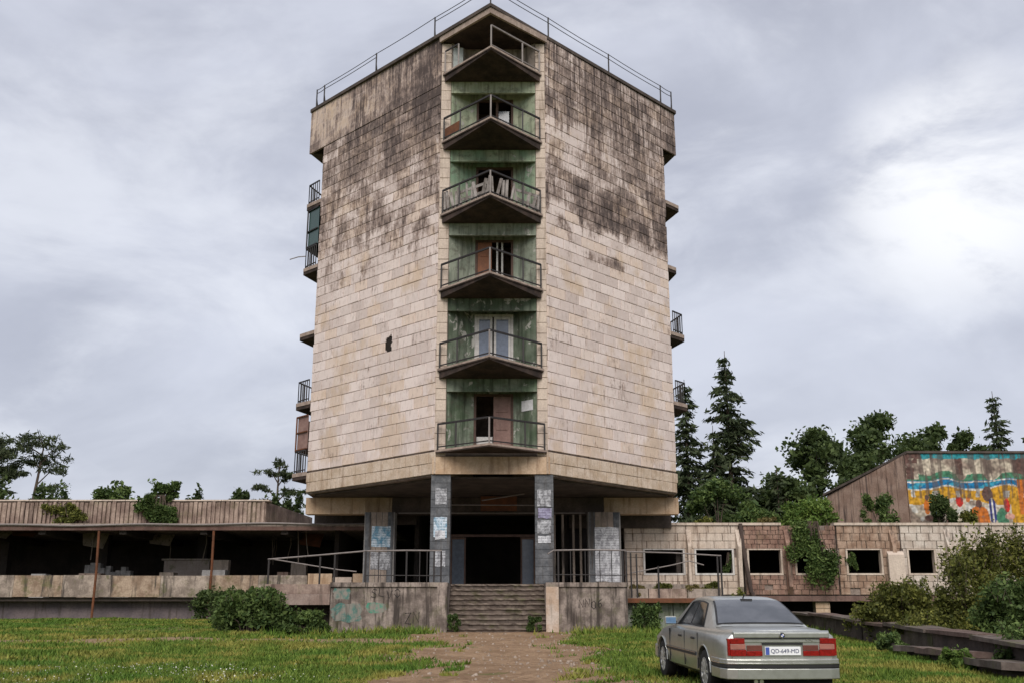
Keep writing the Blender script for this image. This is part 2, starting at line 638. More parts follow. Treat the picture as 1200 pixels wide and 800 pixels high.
# inner shell that the tiles hang on
e = 0.06
plan = [(AL[0] + 0.02, 38 + e), (-2.45, 38 + e), (-1.78, 38.66), (-1.45, 38.66), (-1.45, 41.0), (0.05, 41.0), (0.05, 38.66), (0.26, 38.66),
        (0.93, 38 + e), (AR[0] - 0.02, 38 + e), (CR[0] - e, CR[1] + 0.02), (BR[0] - e, BR[1]), (1.4, 52.4), (-2.9, 52.3), (BL[0] + e, BL[1]), (CL[0] + e, CL[1] + 0.02)]
mk('core_wall', G().prism(plan, 6.24, 24.0), mortar, tower)
mk('soffit', G().prism([(AL[0] + .3, 38.3), (AR[0] - .3, 38.3), (CR[0] - .4, CR[1]), (BR[0] - .4, BR[1]), (1.4, 52.0), (-2.9, 52.0), (BL[0] + .4, BL[1]), (CL[0] + .4, CL[1])], 6.16, 6.235), soot_shade, tower)

# one bevelled unit tile (x: 0..1 along the wall, y: outwards is -y, z: 0..1)
def unit_tile(seed):
    rr = random.Random(seed)
    g = G()
    j = lambda s: (rr.random() - 0.5) * s
    b = 0.018
    back = [(0, 1, 0), (1, 1, 0), (1, 1, 1), (0, 1, 1)]
    mid = [(0 + j(.01), 0.25, 0), (1 + j(.01), 0.25, 0), (1 + j(.01), 0.25, 1), (0 + j(.01), 0.25, 1)]
    fr = [(b, j(.25), b * 2), (1 - b, j(.25), b * 2), (1 - b, j(.25), 1 - b * 2), (b, j(.25), 1 - b * 2)]
    g.v = back + mid + fr
    for k in range(4):
        l = (k + 1) % 4
        g.f.append((k, l, 4 + l, 4 + k))
        g.f.append((4 + k, 4 + l, 8 + l, 8 + k))
    g.f.append((8, 9, 10, 11))
    g.f.append((3, 2, 1, 0))
    return g


UNITS = [unit_tile(s) for s in range(7)]


def tile_meshes(mat):
    out = []
    for g in UNITS:
        me = bpy.data.meshes.new('wall_tile')
        me.from_pydata(g.v, [], g.f)
        me.materials.append(mat)
        out.append(me)
    return out


def lay_tiles(parent, A, d, u0, u1, z0, z1, th, tw, mat, gap=0.013, thick=0.055, single=lambda u, z: True, skip=lambda u, z: False,
              proud=0.0, name='wall_tile', stagger=True):
    """tiles on a vertical plane through A along d; chosen ones are objects, the rest one joined mesh"""
    meshes = tile_meshes(mat)
    n = (d[1], -d[0]) if (d[1] * 0 + 1) else None
    if n[1] > 0:
        n = (-n[0], -n[1])
    ang = math.atan2(d[1], d[0])
    if d[0] < 0:                               # keep local -y pointing outwards
        ang += math.pi
    off = wloc(parent)
    rest = G()
    rows = int(round((z1 - z0) / th))
    cnt = 0
    for r in range(rows):
        o_ = ((r * 0.618) % 1.0) * tw if stagger else 0.0
        c0 = int(math.floor((u0 + o_) / tw))
        c1 = int(math.ceil((u1 + o_) / tw))
        for c in range(c0, c1):
            a = max(c * tw - o_, u0) + gap * 0.95
            b = min((c + 1) * tw - o_, u1) - gap * 0.95
            if b - a < 0.06:
                continue
            za, zb = z0 + r * th + gap / 2, z0 + (r + 1) * th - gap / 2
            um, zm = (a + b) / 2, (za + zb) / 2
            if skip(um, zm):
                continue
            k = int(ray_hash(r, c, u0 + z0) * 7) % 7
            lift = proud + (ray_hash(c, r, 3.3) - 0.5) * 0.012
            s = b if d[0] < 0 else a              # local +x runs to the viewer's right
            P = Vector((A[0] + d[0] * s + n[0] * lift, A[1] + d[1] * s + n[1] * lift, za))
            if single(um, zm):
                o = bpy.data.objects.new(name, meshes[k])
                COL.objects.link(o)
                o.parent = parent
                o.location = P - off
                o.rotation_euler = (0, 0, ang)
                o.scale = (b - a, thick, zb - za)
                cnt += 1
            else:
                g = UNITS[k]
                i = len(rest.v)
                ca, sa = math.cos(ang), math.sin(ang)
                for x, y, z in g.v:
                    x *= b - a
                    y *= thick
                    rest.v.append((P.x + x * ca - y * sa, P.y + x * sa + y * ca, P.z + z * (zb - za)))
                rest.f += [tuple(i + q for q in f_) for f_ in g.f]
    if rest.v:
        mk(name + '_field', rest, mat, parent, kind='stuff', fix=False)
    return cnt


TH, TW = 0.4263, 0.82
ZB = 7.18
matL = wall_mat('stained_tiles_west', AL, dL, 'L', ZB, TH, TW)
matR = wall_mat('stained_tiles_east', AR, dR, 'R', ZB, TH, TW)
# backing panels give the two tiled walls a body of their own
def wall_panel(A, d, n, ln, z0, z1, off0, off1):
    p = [(A[0] + n[0] * off1, A[1] + n[1] * off1), (A[0] + n[0] * off0, A[1] + n[1] * off0),
         (A[0] + d[0] * ln + n[0] * off0, A[1] + d[1] * ln + n[1] * off0), (A[0] + d[0] * ln + n[0] * off1, A[1] + d[1] * ln + n[1] * off1)]
    return G().prism(p, z0, z1)


wl_ = mk('side_wall', wall_panel(AL, dL, nL, LEN_L - 0.02, 7.17, 22.1, -0.10, -0.045), mortar, tower, label='left-hand tiled wall with a hole knocked through')
wr_ = mk('side_wall', wall_panel(AR, dR, nR, LEN_R - 0.02, 7.17, 22.1, -0.10, -0.045), mortar, tower, label='right-hand tiled wall with dark stains')
HU, HZ = 2.93, 11.72
n1_ = lay_tiles(wl_, AL, dL, 0.0, LEN_L, ZB, ZB + 35 * TH, TH, TW, matL, single=lambda u, z: z < ZB + 14 * TH and u < 8.3,
                skip=lambda u, z: abs(u - HU) < TW * 0.5 and abs(z - HZ) < TH * 1.05)
n2_ = lay_tiles(wr_, AR, dR, 0.0, LEN_R, ZB, ZB + 40 * TH, TH, TW, matR, single=lambda u, z: z < ZB + 14 * TH and u < 8.3)


# broken place in the left wall: a plate of remaining tile round an irregular hole
def broken_tiles():
    g = G()
    rows = [ZB + TH * k for k in range(36)]
    zc0 = min(rows, key=lambda r: abs(r - (HZ - TH)))
    zlo, zhi = None, None
    # cells that were skipped
    cells = []
    for r in range(35):
        zm = ZB + (r + 0.5) * TH
        if abs(zm - HZ) < TH * 1.05:
            o_ = ((r * 0.618) % 1.0) * TW
            for c in range(0, 14):
                a, b = max(c * TW - o_, 0), min((c + 1) * TW - o_, LEN_L)
                if b - a > 0.06 and abs((a + b) / 2 - HU) < TW * 0.5:
                    cells.append((a, b, ZB + r * TH, ZB + (r + 1) * TH))
    P = lambda u, z, o: (AL[0] + dL[0] * u + nL[0] * o, AL[1] + dL[1] * u + nL[1] * o, z)
    out = []
    for a, b, z0, z1 in cells:
        g = G()
        out.append(g)
        a, b, z0, z1 = a + .008, b - .008, z0 + .008, z1 - .008
        nu, nz_ = max(2, int((b - a) / .045)), 10
        for i in range(nu):
            for j in range(nz_):
                ua, ub = a + (b - a) * i / nu, a + (b - a) * (i + 1) / nu
                za, zb = z0 + (z1 - z0) * j / nz_, z0 + (z1 - z0) * (j + 1) / nz_
                um, zm = (ua + ub) / 2 - HU, (za + zb) / 2 - HZ
                ang = math.atan2(zm, um)
                if (um / 0.25) ** 2 + (zm / 0.40) ** 2 < 1 + 0.35 * math.sin(3 * ang + 1) + 0.2 * math.sin(7 * ang):
                    continue
                i0 = len(g.v)
                g.v += [P(ua, za, 0), P(ub, za, 0), P(ub, zb, 0), P(ua, zb, 0), P(ua, za, -.045), P(ub, za, -.045), P(ub, zb, -.045), P(ua, zb, -.045)]
                for f_ in ((0, 1, 2, 3), (0, 4, 5, 1), (1, 5, 6, 2), (2, 6, 7, 3), (3, 7, 4, 0)):
                    g.f.append(tuple(i0 + k for k in f_))
    return out


for g in broken_tiles():
    mk('broken_tile', g, matL, wl_, fix=False, kind='stuff')
pit = G()
for k in range(14):
    t0, t1 = 2 * math.pi * k / 14, 2 * math.pi * (k + 1) / 14
    q0 = (HU + 0.33 * math.cos(t0), HZ + 0.50 * math.sin(t0))
    q1 = (HU + 0.33 * math.cos(t1), HZ + 0.50 * math.sin(t1))
    Pp = lambda u, z, o: (AL[0] + dL[0] * u + nL[0] * o, AL[1] + dL[1] * u + nL[1] * o, z)
    pit.poly([Pp(*q0, -0.035), Pp(*q1, -0.035), Pp(HU, HZ, -0.042)])
mk('exposed_core', pit, plain('dark_hollow', (0.03, 0.025, 0.022), 0.95, 0.1), wl_, fix=False)

# bottom band: two courses, a little proud of the wall above
bl_ = mk('base_band', wall_panel(AL, dL, nL, LEN_L, 6.27, 7.12, -0.10, -0.03), mortar, tower)
br_ = mk('base_band', wall_panel(AR, dR, nR, LEN_R, 6.27, 7.12, -0.10, -0.03), mortar, tower)
band_mat = weathered('band_tiles', (0.50, 0.385, 0.28), (0.64, 0.53, 0.43), 1.9, streak=0.5, scol=(0.2, 0.12, 0.07))
for P_, A_, d_, l_ in ((bl_, AL, dL, LEN_L), (br_, AR, dR, LEN_R)):
    lay_tiles(P_, A_, d_, -0.1, l_, 6.29, 7.11, 0.41, 0.68, band_mat, proud=0.04, name='band_tile')
mk('lintel_fascia', G().box(-2.93, 1.40, 37.95, 38.05, 6.29, 6.93), tan_stone, tower)

# pilasters either side of the balconies
for x0, x1 in ((-2.875, -2.455), (0.935, 1.335)):
    p_ = mk('pilaster', G().box(x0 + .01, x1 - .01, 38.045, 38.10, 6.95, 23.95), mortar, tower)
    lay_tiles(p_, (x0, 38.0), (1, 0), 0, x1 - x0, 6.95, 6.95 + 40 * 0.425, 0.425, 0.42, pale_stone, name='pilaster_tile', stagger=False)

# parapet panels that carry on past the side corners to a point
for A_, d_, n_, T_, B_, nm in ((AL, dL, nL, TL, BL, 'L'), (AR, dR, nR, TR, BR, 'R')):
    ln = math.hypot(T_[0] - A_[0], T_[1] - A_[1])
    np_ = 8
    par = mk('parapet', wall_panel((A_[0] + d_[0] * .01, A_[1] + d_[1] * .01), d_, n_, ln - .01, 22.12, 24.2, -0.09, -0.045), mortar, tower)
    if nm == 'L':
        for k in range(np_):
            a, b = ln * k / np_ + 0.006, ln * (k + 1) / np_ - 0.006
            A2 = (A_[0] + d_[0] * a, A_[1] + d_[1] * a)
            mk('parapet_panel', wall_panel(A2, d_, n_, b - a, 22.112, 24.235, -0.04, 0.012 + 0.012 * ray_hash(k, 2, 3)), matL, par)
    else:
        lay_tiles(par, (A_[0] + d_[0] * LEN_R, A_[1] + d_[1] * LEN_R), d_, 0, ln - LEN_R, ZB + 35 * TH, ZB + 40 * TH, TH, TW, matR, name='parapet_tile', proud=0.0)
    # end return from the point back to the wall
    sgn = -1 if nm == 'L' else 1
    tip = (A_[0] + d_[0] * ln, A_[1] + d_[1] * ln)
    pl = [(tip[0] - sgn * .02, tip[1]), (B_[0], B_[1]), (B_[0] - sgn * 1.0, B_[1]), (tip[0] - sgn * 1.4, tip[1] + .02)]
    if nm == 'L':
        pl = pl[::-1]
    mk('parapet_return', G().prism(pl, 22.14, 24.05), soot_shade, tower)

balc_soffit = weathered('shade_brown_soffit', (0.028, 0.020, 0.017), (0.075, 0.05, 0.04), 1.8, streak=0.3)  # brown darkened so the undersides carry their shade in the colour
# roof slab and coping
ins = 0.10
roof_plan = [(APEX[0], APEX[1]), (1.40, 37.93), (1.40, 38.2), (TR[0] - 0.12, TR[1] + 0.05), (BR[0] - .1, BR[1]), (1.4, 52.2), (-2.9, 52.2), (BL[0] + .1, BL[1]), (TL[0] + 0.12, TL[1] + 0.05), (-2.94, 38.2), (-2.94, 37.93)]
mk('roof_slab', G().prism(roof_plan, 24.06, 24.22), slab_edge, tower)
mk('roof_fascia', G().prism([(APEX[0], APEX[1] - .03), (1.43, 37.94), (1.36, 37.99), (APEX[0], APEX[1] + .12), (-2.90, 37.99), (-2.97, 37.94)], 23.99, 24.237), slab_edge, tower)
cope_plan = [(APEX[0], APEX[1] - 0.10), (TR[0] + 0.07, TR[1] - 0.05), (BR[0] + .1, BR[1]), (1.4, 52.6), (-2.9, 52.5), (BL[0] - .1, BL[1]), (TL[0] - 0.07, TL[1] - 0.05)]
mk('roof_soffit', G().prism([(APEX[0], APEX[1] + .12), (1.25, 37.95), (1.25, 38.5), (-2.8, 38.5), (-2.8, 37.95)], 24.0, 24.056), balc_soffit, tower)
mk('coping', G().prism(cope_plan, 24.24, 24.39), soot_shade, tower)

# roof railing: posts with a raking brace, two rails
def edge_pt(which, t, inn=0.12):
    a = Vector((APEX[0], APEX[1]))
    b = Vector(TL if which == 'L' else TR)
    p = a.lerp(b, t)
    return (p.x, p.y + inn)


tsL = [0.0, 0.275, 0.60, 0.925, 0.975]
tsR = [0.0, 0.275, 0.60, 0.915, 0.985]
rail = mk('roof_railing', G().tube([(APEX[0], APEX[1] + .12, 24.40), (APEX[0], APEX[1] + .12, 25.42)], 0.03), dark_iron, tower)
for w_, ts in (('L', tsL), ('R', tsR)):
    prev = None
    for t in ts:
        x, y = edge_pt(w_, t)
        hgt = 1.0
        if t > 0:
            mk('post', G().tube([(x, y, 24.40), (x, y, 24.40 + hgt)], 0.032).bar((x + 0.02, y + 0.42, 24.42), (x, y + 0.01, 24.95), 0.035), dark_iron, rail)
        if prev:
            (px_, py_, ph), sag = prev, 0.03
            for hh in (0.98, 0.80 if w_ == 'L' else 0.76):
                pts = [(px_ + (x - px_) * s, py_ + (y - py_) * s, 24.40 + hh - sag * math.sin(math.pi * s)) for s in (0, .25, .5, .75, 1)]
                if hh < .9 and t == tsL[2] and w_ == 'L':
                    continue
                mk('rail', G().tube(pts, 0.016, 5), dark_iron, rail)
        prev = (x, y, hgt)

# loggias and balconies, one per storey
greens = [((0.10, 0.14, 0.085), (0.22, 0.25, 0.195)), ((0.085, 0.115, 0.075), (0.17, 0.195, 0.15)), ((0.28, 0.305, 0.24), (0.21, 0.245, 0.19)),
          ((0.31, 0.345, 0.24), (0.20, 0.30, 0.205)), ((0.40, 0.42, 0.30), (0.29, 0.345, 0.24)), ((0.34, 0.29, 0.25), (0.44, 0.40, 0.36))]
wood_or = weathered('orange_brown_door', (0.30, 0.13, 0.07), (0.22, 0.10, 0.06), 3.0, 0.7, streak=0.4)
wood_pk = weathered('faded_rose_door', (0.30, 0.19, 0.16), (0.22, 0.13, 0.11), 3.0, 0.7, streak=0.3)
wood_dk = weathered('dark_frame_wood', (0.09, 0.055, 0.045), (0.13, 0.08, 0.06), 4.0, 0.7)
board_m = weathered('silvered_boards', (0.34, 0.31, 0.29), (0.16, 0.135, 0.12), 3.0, 0.85, streak=0.6)
glass_b = plain('grey_blue_pane', (0.16, 0.19, 0.25), 0.12, 0.6)
paper_w = plain('white_paper', (0.66, 0.66, 0.67), 0.8, 0.2, var=0.2, scale=9)


def peeling(name, a, b, amt):
    q = NM(name)
    n1 = q.noise(q.pos, 1.3, 5, 0.6)
    c = q.mix(q.ss(n1, 0.35, 0.65), a, b)
    n2 = q.noise(q.vmul(q.pos, (1, 1, 0.8)), 2.6, 6, 0.6, 0.6)
    c = q.mix(q.ss(n2, amt, amt + 0.025), c, (0.42, 0.41, 0.37))
    sv = q.noise(q.vmul(q.pos, (6, 6, 0.5)), 1.0, 4, 0.6)
    c = q.mix(q.ss(sv, 0.44, 0.66, 0, 0.75), c, tuple(x * 0.35 for x in a))
    gr = q.noise(q.pos, 3.5, 6, 0.7)
    c = q.mix(q.ss(gr, 0.50, 0.66, 0, 0.6), c, (0.09, 0.085, 0.065))
    q.bump(n2, 0.3, 0.02)
    return q.done(c, 0.85, 0.25)


for i, F in enumerate(FLOORS):
    nxt = FLOORS[i + 1] if i < 5 else 24.30
    tipY = 36.3 if i == 0 else APEX[1]
    ftop = F + 0.12
    head = nxt - 0.70 if i < 5 else 23.75          # underside of the fascia
    gm = peeling('loggia_paint_%d' % i, *greens[i], 0.62 if i != 1 else 0.58)
    # floor block inside the recess and wall above the opening
    mk('loggia_floor', G().prism([(-2.44, 38.07), (0.92, 38.07), (0.25, 38.655), (0.04, 38.655), (0.04, 40.99), (-1.44, 40.99), (-1.44, 38.655), (-1.77, 38.655)], F - 0.15, ftop), soot_shade, tower)
    dh = min(head + 0.0, ftop + 2.35)
    lw = mk('loggia_wall', G().prism([(-2.449, 38.04), (-1.765, 38.632), (-1.452, 38.632), (-1.452, 38.658), (-1.775, 38.658), (-2.449, 38.07)], ftop + 0.002, nxt - 0.16), gm, tower)
    rw = mk('loggia_wall', G().prism([(0.052, 38.632), (0.245, 38.632), (0.928, 38.04), (0.928, 38.07), (0.255, 38.658), (0.052, 38.658)], ftop + 0.002, nxt - 0.16), gm, tower)
    mk('door_head', G().box(-1.449, 0.049, 38.63, 38.75, dh + 0.003, nxt - 0.16), gm, tower)
    if i < 5:
        mk('fascia', G().box(-2.452, 0.932, 38.0, 38.10, head, nxt - 0.16), gm, tower)
        mk('fascia_lip', G().box(-2.452, 0.932, 37.97, 38.09, head - 0.05, head - 0.003), gm, tower)
    # balcony slab, tapered below
    tri = [(-2.82, 37.96), (APEX[0] + 0.03, tipY), (1.21, 37.96)]
    if i == 0:
        tri = [(-2.84, 37.94), (APEX[0] + 0.03, tipY), (1.30, 37.94)]
    slab = mk('balcony', G().prism(tri, F + 0.045, ftop), slab_edge, tower)
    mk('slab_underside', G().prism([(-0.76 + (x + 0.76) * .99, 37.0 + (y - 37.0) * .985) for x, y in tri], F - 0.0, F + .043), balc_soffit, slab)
    cx, cy = -0.76, 37.1
    tri2 = [(cx + (x - cx) * 0.96, cy + (y - cy) * 0.96) for x, y in tri]
    if i > 0:
        tri2[0] = (tri2[0][0], 37.955)
        tri2[2] = (tri2[2][0], 37.955)
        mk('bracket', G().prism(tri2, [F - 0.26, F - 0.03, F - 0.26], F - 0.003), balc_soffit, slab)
    ends = [Vector((tri[0][0] + 0.10, tri[0][1] - 0.08)), Vector((tri[1][0], tri[1][1] + 0.13)), Vector((tri[2][0] - 0.10, tri[2][1] - 0.08))]
    rm = dark_iron if i not in (5,) else pale_iron
    h = 0.95
    for s in (0, 1):
        a, b = ends[s], ends[s + 1]
        tt = (0.0, 0.36, 1.0) if s == 0 else (0.64, 1.0)
        if i == 5 and s == 0:
            tt = (0.0, 0.30, 1.0)
        for t in tt:
            p = a.lerp(b, t)
            mk('post', G().bar((p.x, p.y, ftop), (p.x, p.y, ftop + h), 0.06), rm if t < 1 or s else pale_iron, slab)
        if i == 5 and s == 0:
            m_ = a.lerp(b, 0.30)
            mk('rail', G().bar((a.x, a.y, ftop + h), (m_.x, m_.y, ftop + h), 0.05), dark_iron, slab)
        else:
            mk('rail', G().bar((a.x, a.y, ftop + h), (b.x, b.y, ftop + h), 0.065), rm, slab)
            mk('rail', G().bar((a.x, a.y, ftop + 0.10), (b.x, b.y, ftop + 0.10), 0.04), rm, slab)
        if i == 3:                                  # boarded-up balcony
            rr = random.Random(40 + s)
            for t in (0.05, 0.13, 0.24, 0.31, 0.40, 0.52, 0.63, 0.72, 0.84, 0.93):
                p, q_ = a.lerp(b, t), a.lerp(b, min(1, max(0, t + rr.uniform(-.10, .10))))
                mk('board', G().bar((p.x, p.y + .05, ftop + .05), (q_.x, q_.y + .05, ftop + rr.uniform(.7, .9)), rr.uniform(.07, .13), 0.03), board_m, slab)
            for zz in (0.28, 0.62):
                p, q_ = a.lerp(b, 0.3 + .2 * s), a.lerp(b, 0.97)
                mk('board', G().bar((p.x, p.y + .09, ftop + zz), (q_.x, q_.y + .09, ftop + zz + rr.uniform(-.12, .12)), 0.03, 0.11), board_m, slab)
        if i == 4 and s == 0:
            p, q_ = a.lerp(b, 0.02), a.lerp(b, 0.34)
            mk('infill_panel', G().poly([(p.x, p.y + .03, ftop + .12), (q_.x, q_.y + .03, ftop + .12), (q_.x, q_.y + .03, ftop + .55), (p.x, p.y + .03, ftop + .50)]).poly(
                [(p.x, p.y + .05, ftop + .12), (q_.x, q_.y + .05, ftop + .12), (q_.x, q_.y + .05, ftop + .55), (p.x, p.y + .05, ftop + .50)]), rust_iron, slab, fix=False)
    # doors
    y0 = 38.64
    fr = wood_dk if i != 1 else white_paint
    dr = mk('balcony_door', G().box(-1.448, -1.36, y0, y0 + .1, ftop + .005, dh).box(-0.04, 0.048, y0, y0 + .1, ftop + .005, dh).box(-1.36, -0.04, y0, y0 + .1, dh - .09, dh), fr, tower)
    if i == 0:
        mk('door_leaf', G().box(-0.70, -0.05, y0 + .02, y0 + .07, ftop + .01, dh - .1), wood_pk, dr)
        for k in range(3):
            mk('door_panel', G().box(-0.60, -0.16, y0 - .005, y0 + .018, ftop + .2 + .68 * k, ftop + .72 + .68 * k), wood_pk, dr)
        mk('door_panel', G().box(-1.34, -0.74, y0 + .05, y0 + .09, ftop + .01, ftop + .62), white_paint, dr)
    elif i == 1:
        for a, b in ((-1.36, -0.76), (-0.70, -0.05)):
            lf = mk('door_leaf', G().box(a, a + .09, y0 + .0, y0 + .06, ftop + .01, dh - .1).box(b - .09, b, y0, y0 + .06, ftop + .01, dh - .1).box(a + .09, b - .09, y0, y0 + .06, dh - .2, dh - .1).box(a + .09, b - .09, y0, y0 + .06, ftop + .01, ftop + .12), white_paint, dr)
            mk('pane', G().box(a + .09, b - .09, y0 + .025, y0 + .035, ftop + .12, dh - .2), glass_b, dr)
    elif i == 2:
        mk('door_leaf', G().box(-1.35, -0.80, y0 + .02, y0 + .07, ftop + .01, dh - .1), wood_or, dr)
        for k in range(3):
            mk('door_panel', G().box(-1.26, -0.89, y0 - .003, y0 + .018, ftop + .2 + .68 * k, ftop + .72 + .68 * k), wood_or, dr)
        for x in (-0.62, -0.42):
            mk('mullion', G().box(x, x + .07, y0 + .02, y0 + .08, ftop + .01, dh - .1), white_paint, dr)
    elif i == 4:
        mk('pane', G().box(-0.55, -0.12, y0 + .05, y0 + .06, ftop + .4, dh - .5), glass_dark, dr)
        mk('mullion', G().box(-0.66, -0.56, y0 + .02, y0 + .08, ftop + .01, dh - .1), wood_dk, dr)
    if i == 0:
        mk('notice', G().prism([(0.36, 38.505), (0.78, 38.145), (0.785, 38.15), (0.365, 38.51)], ftop + 1.55, ftop + 1.95), paper_w, tower)
    if i == 5:
        mk('back_panel', G().box(-2.40, -2.0, 38.02, 38.05, ftop + .01, ftop + 1.2), plain('pale_sheet', (0.42, 0.46, 0.44)), tower)

# the two side corners: triangular balconies seen edge on
glass_g = plain('bottle_green_glazing', (0.035, 0.075, 0.065), 0.2, 0.5)
for sgn, C_, T_, B_, wfl, rails in ((-1, CL, TL, BL, (0, 1, 2, 3, 4), (0, 1, 3, 4)), (1, CR, TR, BR, (1, 2, 3, 4), (1, 2))):
    for k in wfl:
        F = FLOORS[k]
        ext = 1.0 if not (sgn == 1 and k == 3) else 0.6
        pl = [(C_[0], C_[1] + .02), (C_[0] + (T_[0] - C_[0]) * ext, C_[1] + (T_[1] - C_[1]) * ext), (B_[0], B_[1]), (B_[0] - sgn * 0.5, B_[1])]
        if sgn == -1:
            pl = pl[::-1]
        sl = mk('balcony', G().prism(pl, F - 0.02, F + 0.14), slab_edge, tower)
        mk('bracket', G().prism([(x, y + .03) for x, y in pl], F - 0.16, F - 0.022), balc_soffit, sl)
        if k in rails:
            a = Vector((T_[0] - sgn * .08, T_[1] + .02))
            b = Vector((B_[0] + sgn * .05, B_[1] - .1))
            c_ = Vector((C_[0] + sgn * .12, C_[1] + .16))
            for p_, q_ in ((c_, a), (a, b)):
                mk('rail', G().bar((p_.x, p_.y, F + 1.08), (q_.x, q_.y, F + 1.08), 0.05), dark_iron, sl)
                mk('rail', G().bar((p_.x, p_.y, F + 0.24), (q_.x, q_.y, F + 0.24), 0.04), dark_iron, sl)
                nb = 5 if (q_ - p_).length < 1.2 else 9
                for s in range(nb + 1):
                    r_ = p_.lerp(q_, s / nb)
                    mk('baluster', G().bar((r_.x, r_.y, F + .12), (r_.x, r_.y, F + 1.08), 0.035), dark_iron, sl)
            if sgn == -1 and k in (0, 3):           # glazed-in storeys
                g = G()
                top = FLOORS[k + 1] - 0.2 if k == 3 else F + 2.6
                for p_, q_ in ((c_, a), (a, b)):
                    g.poly([(p_.x + .06, p_.y, F + 1.15), (q_.x + .06, q_.y, F + 1.15), (q_.x + .06, q_.y, top), (p_.x + .06, p_.y, top)])
                    for hz in (F + 1.15, F + 1.9, top):
                        mk('glazing_bar', G().bar((p_.x, p_.y, hz), (q_.x, q_.y, hz), 0.05), dark_iron if k == 3 else rust_iron, sl)
                mk('glazing', g, glass_g if k == 3 else wood_pk, sl, fix=False)
                mk('corner_post', G().bar((a.x, a.y, F + 1.08), (a.x, a.y, top), 0.06), dark_iron if k == 3 else rust_iron, sl)
            if sgn == -1 and k == 3:
                mk('bent_bar', G().tube([(a.x, a.y, F + 0.75), (a.x - .35, a.y, F + .72), (a.x - .72, a.y - .05, F + .58)], 0.025, 5), pale_iron, sl)


# ------------------------------------------------------------------ ground floor of the tower
for x0, x1, m_ in ((-8.76, -5.1, tan_stone), (-5.09, 3.9, soot_shade), (3.91, 7.08, tan_stone)):  # lit ends tan, middle dark: the overhang's shade painted into the beam
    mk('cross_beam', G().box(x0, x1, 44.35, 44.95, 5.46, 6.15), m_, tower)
mk('beam_edge', G().box(-4.8, 3.1, 44.28, 44.345, 5.47, 5.52), pale_iron, tower)
for x0, x1 in ((-2.96, -2.25), (0.84, 1.51)):
    cshaft = mk('column', G().box(x0 + .03, x1 - .03, 38.06, 38.66, TZ, 6.285), soot_shade, tower)
    for r in range(13):
        z0 = TZ + 0.01 + r * 0.3
        mk('cladding_course', G().box(x0, x1, 38.02, 38.70, z0, z0 + 0.288), blue_column, cshaft)
for x0, x1 in ((-6.12, -4.86), (3.16, 4.50)):
    g = G().box(x0, x1, 43.5, 44.3, TZ, 5.455)  # inner columns
    cshaft = mk('column', g, weathered('grey_column', (0.22, 0.21, 0.20), (0.32, 0.31, 0.30), 1.5, streak=0.6), tower)
    for k in range(5):
        xx = x0 + 0.04 + k * (x1 - x0 - .08) / 5
        mk('cladding_panel', G().box(xx, xx + (x1 - x0 - .08) / 5 - .02, 43.46, 43.498, TZ, 5.45), blue_column if k in (0, 4) else grimy, cshaft)
# entrance wall, screens and the dark hall behind
for x0, x1 in ((-2.60, -1.95), (0.36, 0.98)):
    scr = mk('door_screen', G().box(x0, x0 + .07, 44.55, 44.65, TZ, 4.5).box(x1 - .07, x1, 44.55, 44.65, TZ, 4.5).box(x0 + .07, x1 - .07, 44.55, 44.65, 4.42, 4.5), wood_dk, tower)
    mk('pane', G().box(x0 + .07, x1 - .07, 44.59, 44.61, TZ + .02, 4.42), glass_dark, scr)
mk('transom', G().box(-2.6, 1.0, 44.5, 44.62, 4.52, 4.62), wood_dk, tower)
for x in (1.75, 2.1, 2.55, 2.85):
    mk('mullion', G().box(x, x + .09, 44.35, 44.58, TZ, 5.44), grimy, tower)
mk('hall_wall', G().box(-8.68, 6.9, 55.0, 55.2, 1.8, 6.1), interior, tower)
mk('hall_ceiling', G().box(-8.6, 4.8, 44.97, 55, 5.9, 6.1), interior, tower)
mk('sky_gap_fill', G().box(-8.66, -4.2, 45.9, 46.1, 5.155, 5.9), soot_shade, tower)  # dark filler added to close the sky gap below the beam
mk('sky_gap_fill', G().box(2.5, 6.98, 45.9, 45.99, 5.0, 6.1), soot_shade, tower)  # matching filler added against the sky gap on the right
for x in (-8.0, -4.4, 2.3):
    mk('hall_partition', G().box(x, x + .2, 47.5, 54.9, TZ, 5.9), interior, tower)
mk('ceiling_pipe', G().tube([(-1.2, 41.5, 5.72), (0.5, 41.8, 6.02)], 0.03, 6), pale_iron, tower)
mk('ceiling_pipe', G().tube([(-2.6, 42.2, 5.62), (1.0, 42.2, 5.60)], 0.025, 6), pale_iron, tower)
mk('hanging_panel', G().box(-1.3, 0.2, 43.4, 43.5, 5.5, 6.1), rust_iron, tower)


def poster_mat(name, paper, ink, scale, cut):
    """soft picture tones, rows of small print and a torn, stained surface"""
    q = NM(name)
    n = q.noise(q.vmul(q.pos, (1.5, 1, 1)), scale * .45, 3, 0.6, 0.5)
    c = q.mix(q.ss(n, cut - .16, cut + .16), paper, ink)
    sep = q.new('ShaderNodeSeparateXYZ')
    q.put(sep.inputs[0], q.pos)
    ln = q.math('SINE', q.mul(sep.outputs['Z'], 62.0))
    wd = q.noise(q.vmul(q.pos, (26, 1, 4)), 1.0, 2, 0.5)
    rows = q.mul(q.ss(ln, 0.1, 0.7), q.ss(wd, 0.42, 0.5))
    c = q.mix(q.mul(rows, 0.55), c, tuple(x * 0.5 for x in ink))
    w = q.noise(q.pos, 6.0, 6, 0.7)
    c = q.mix(q.ss(w, 0.55, 0.68, 0, 0.7), c, (0.20, 0.20, 0.205))
    return q.done(c, 0.8, 0.25)


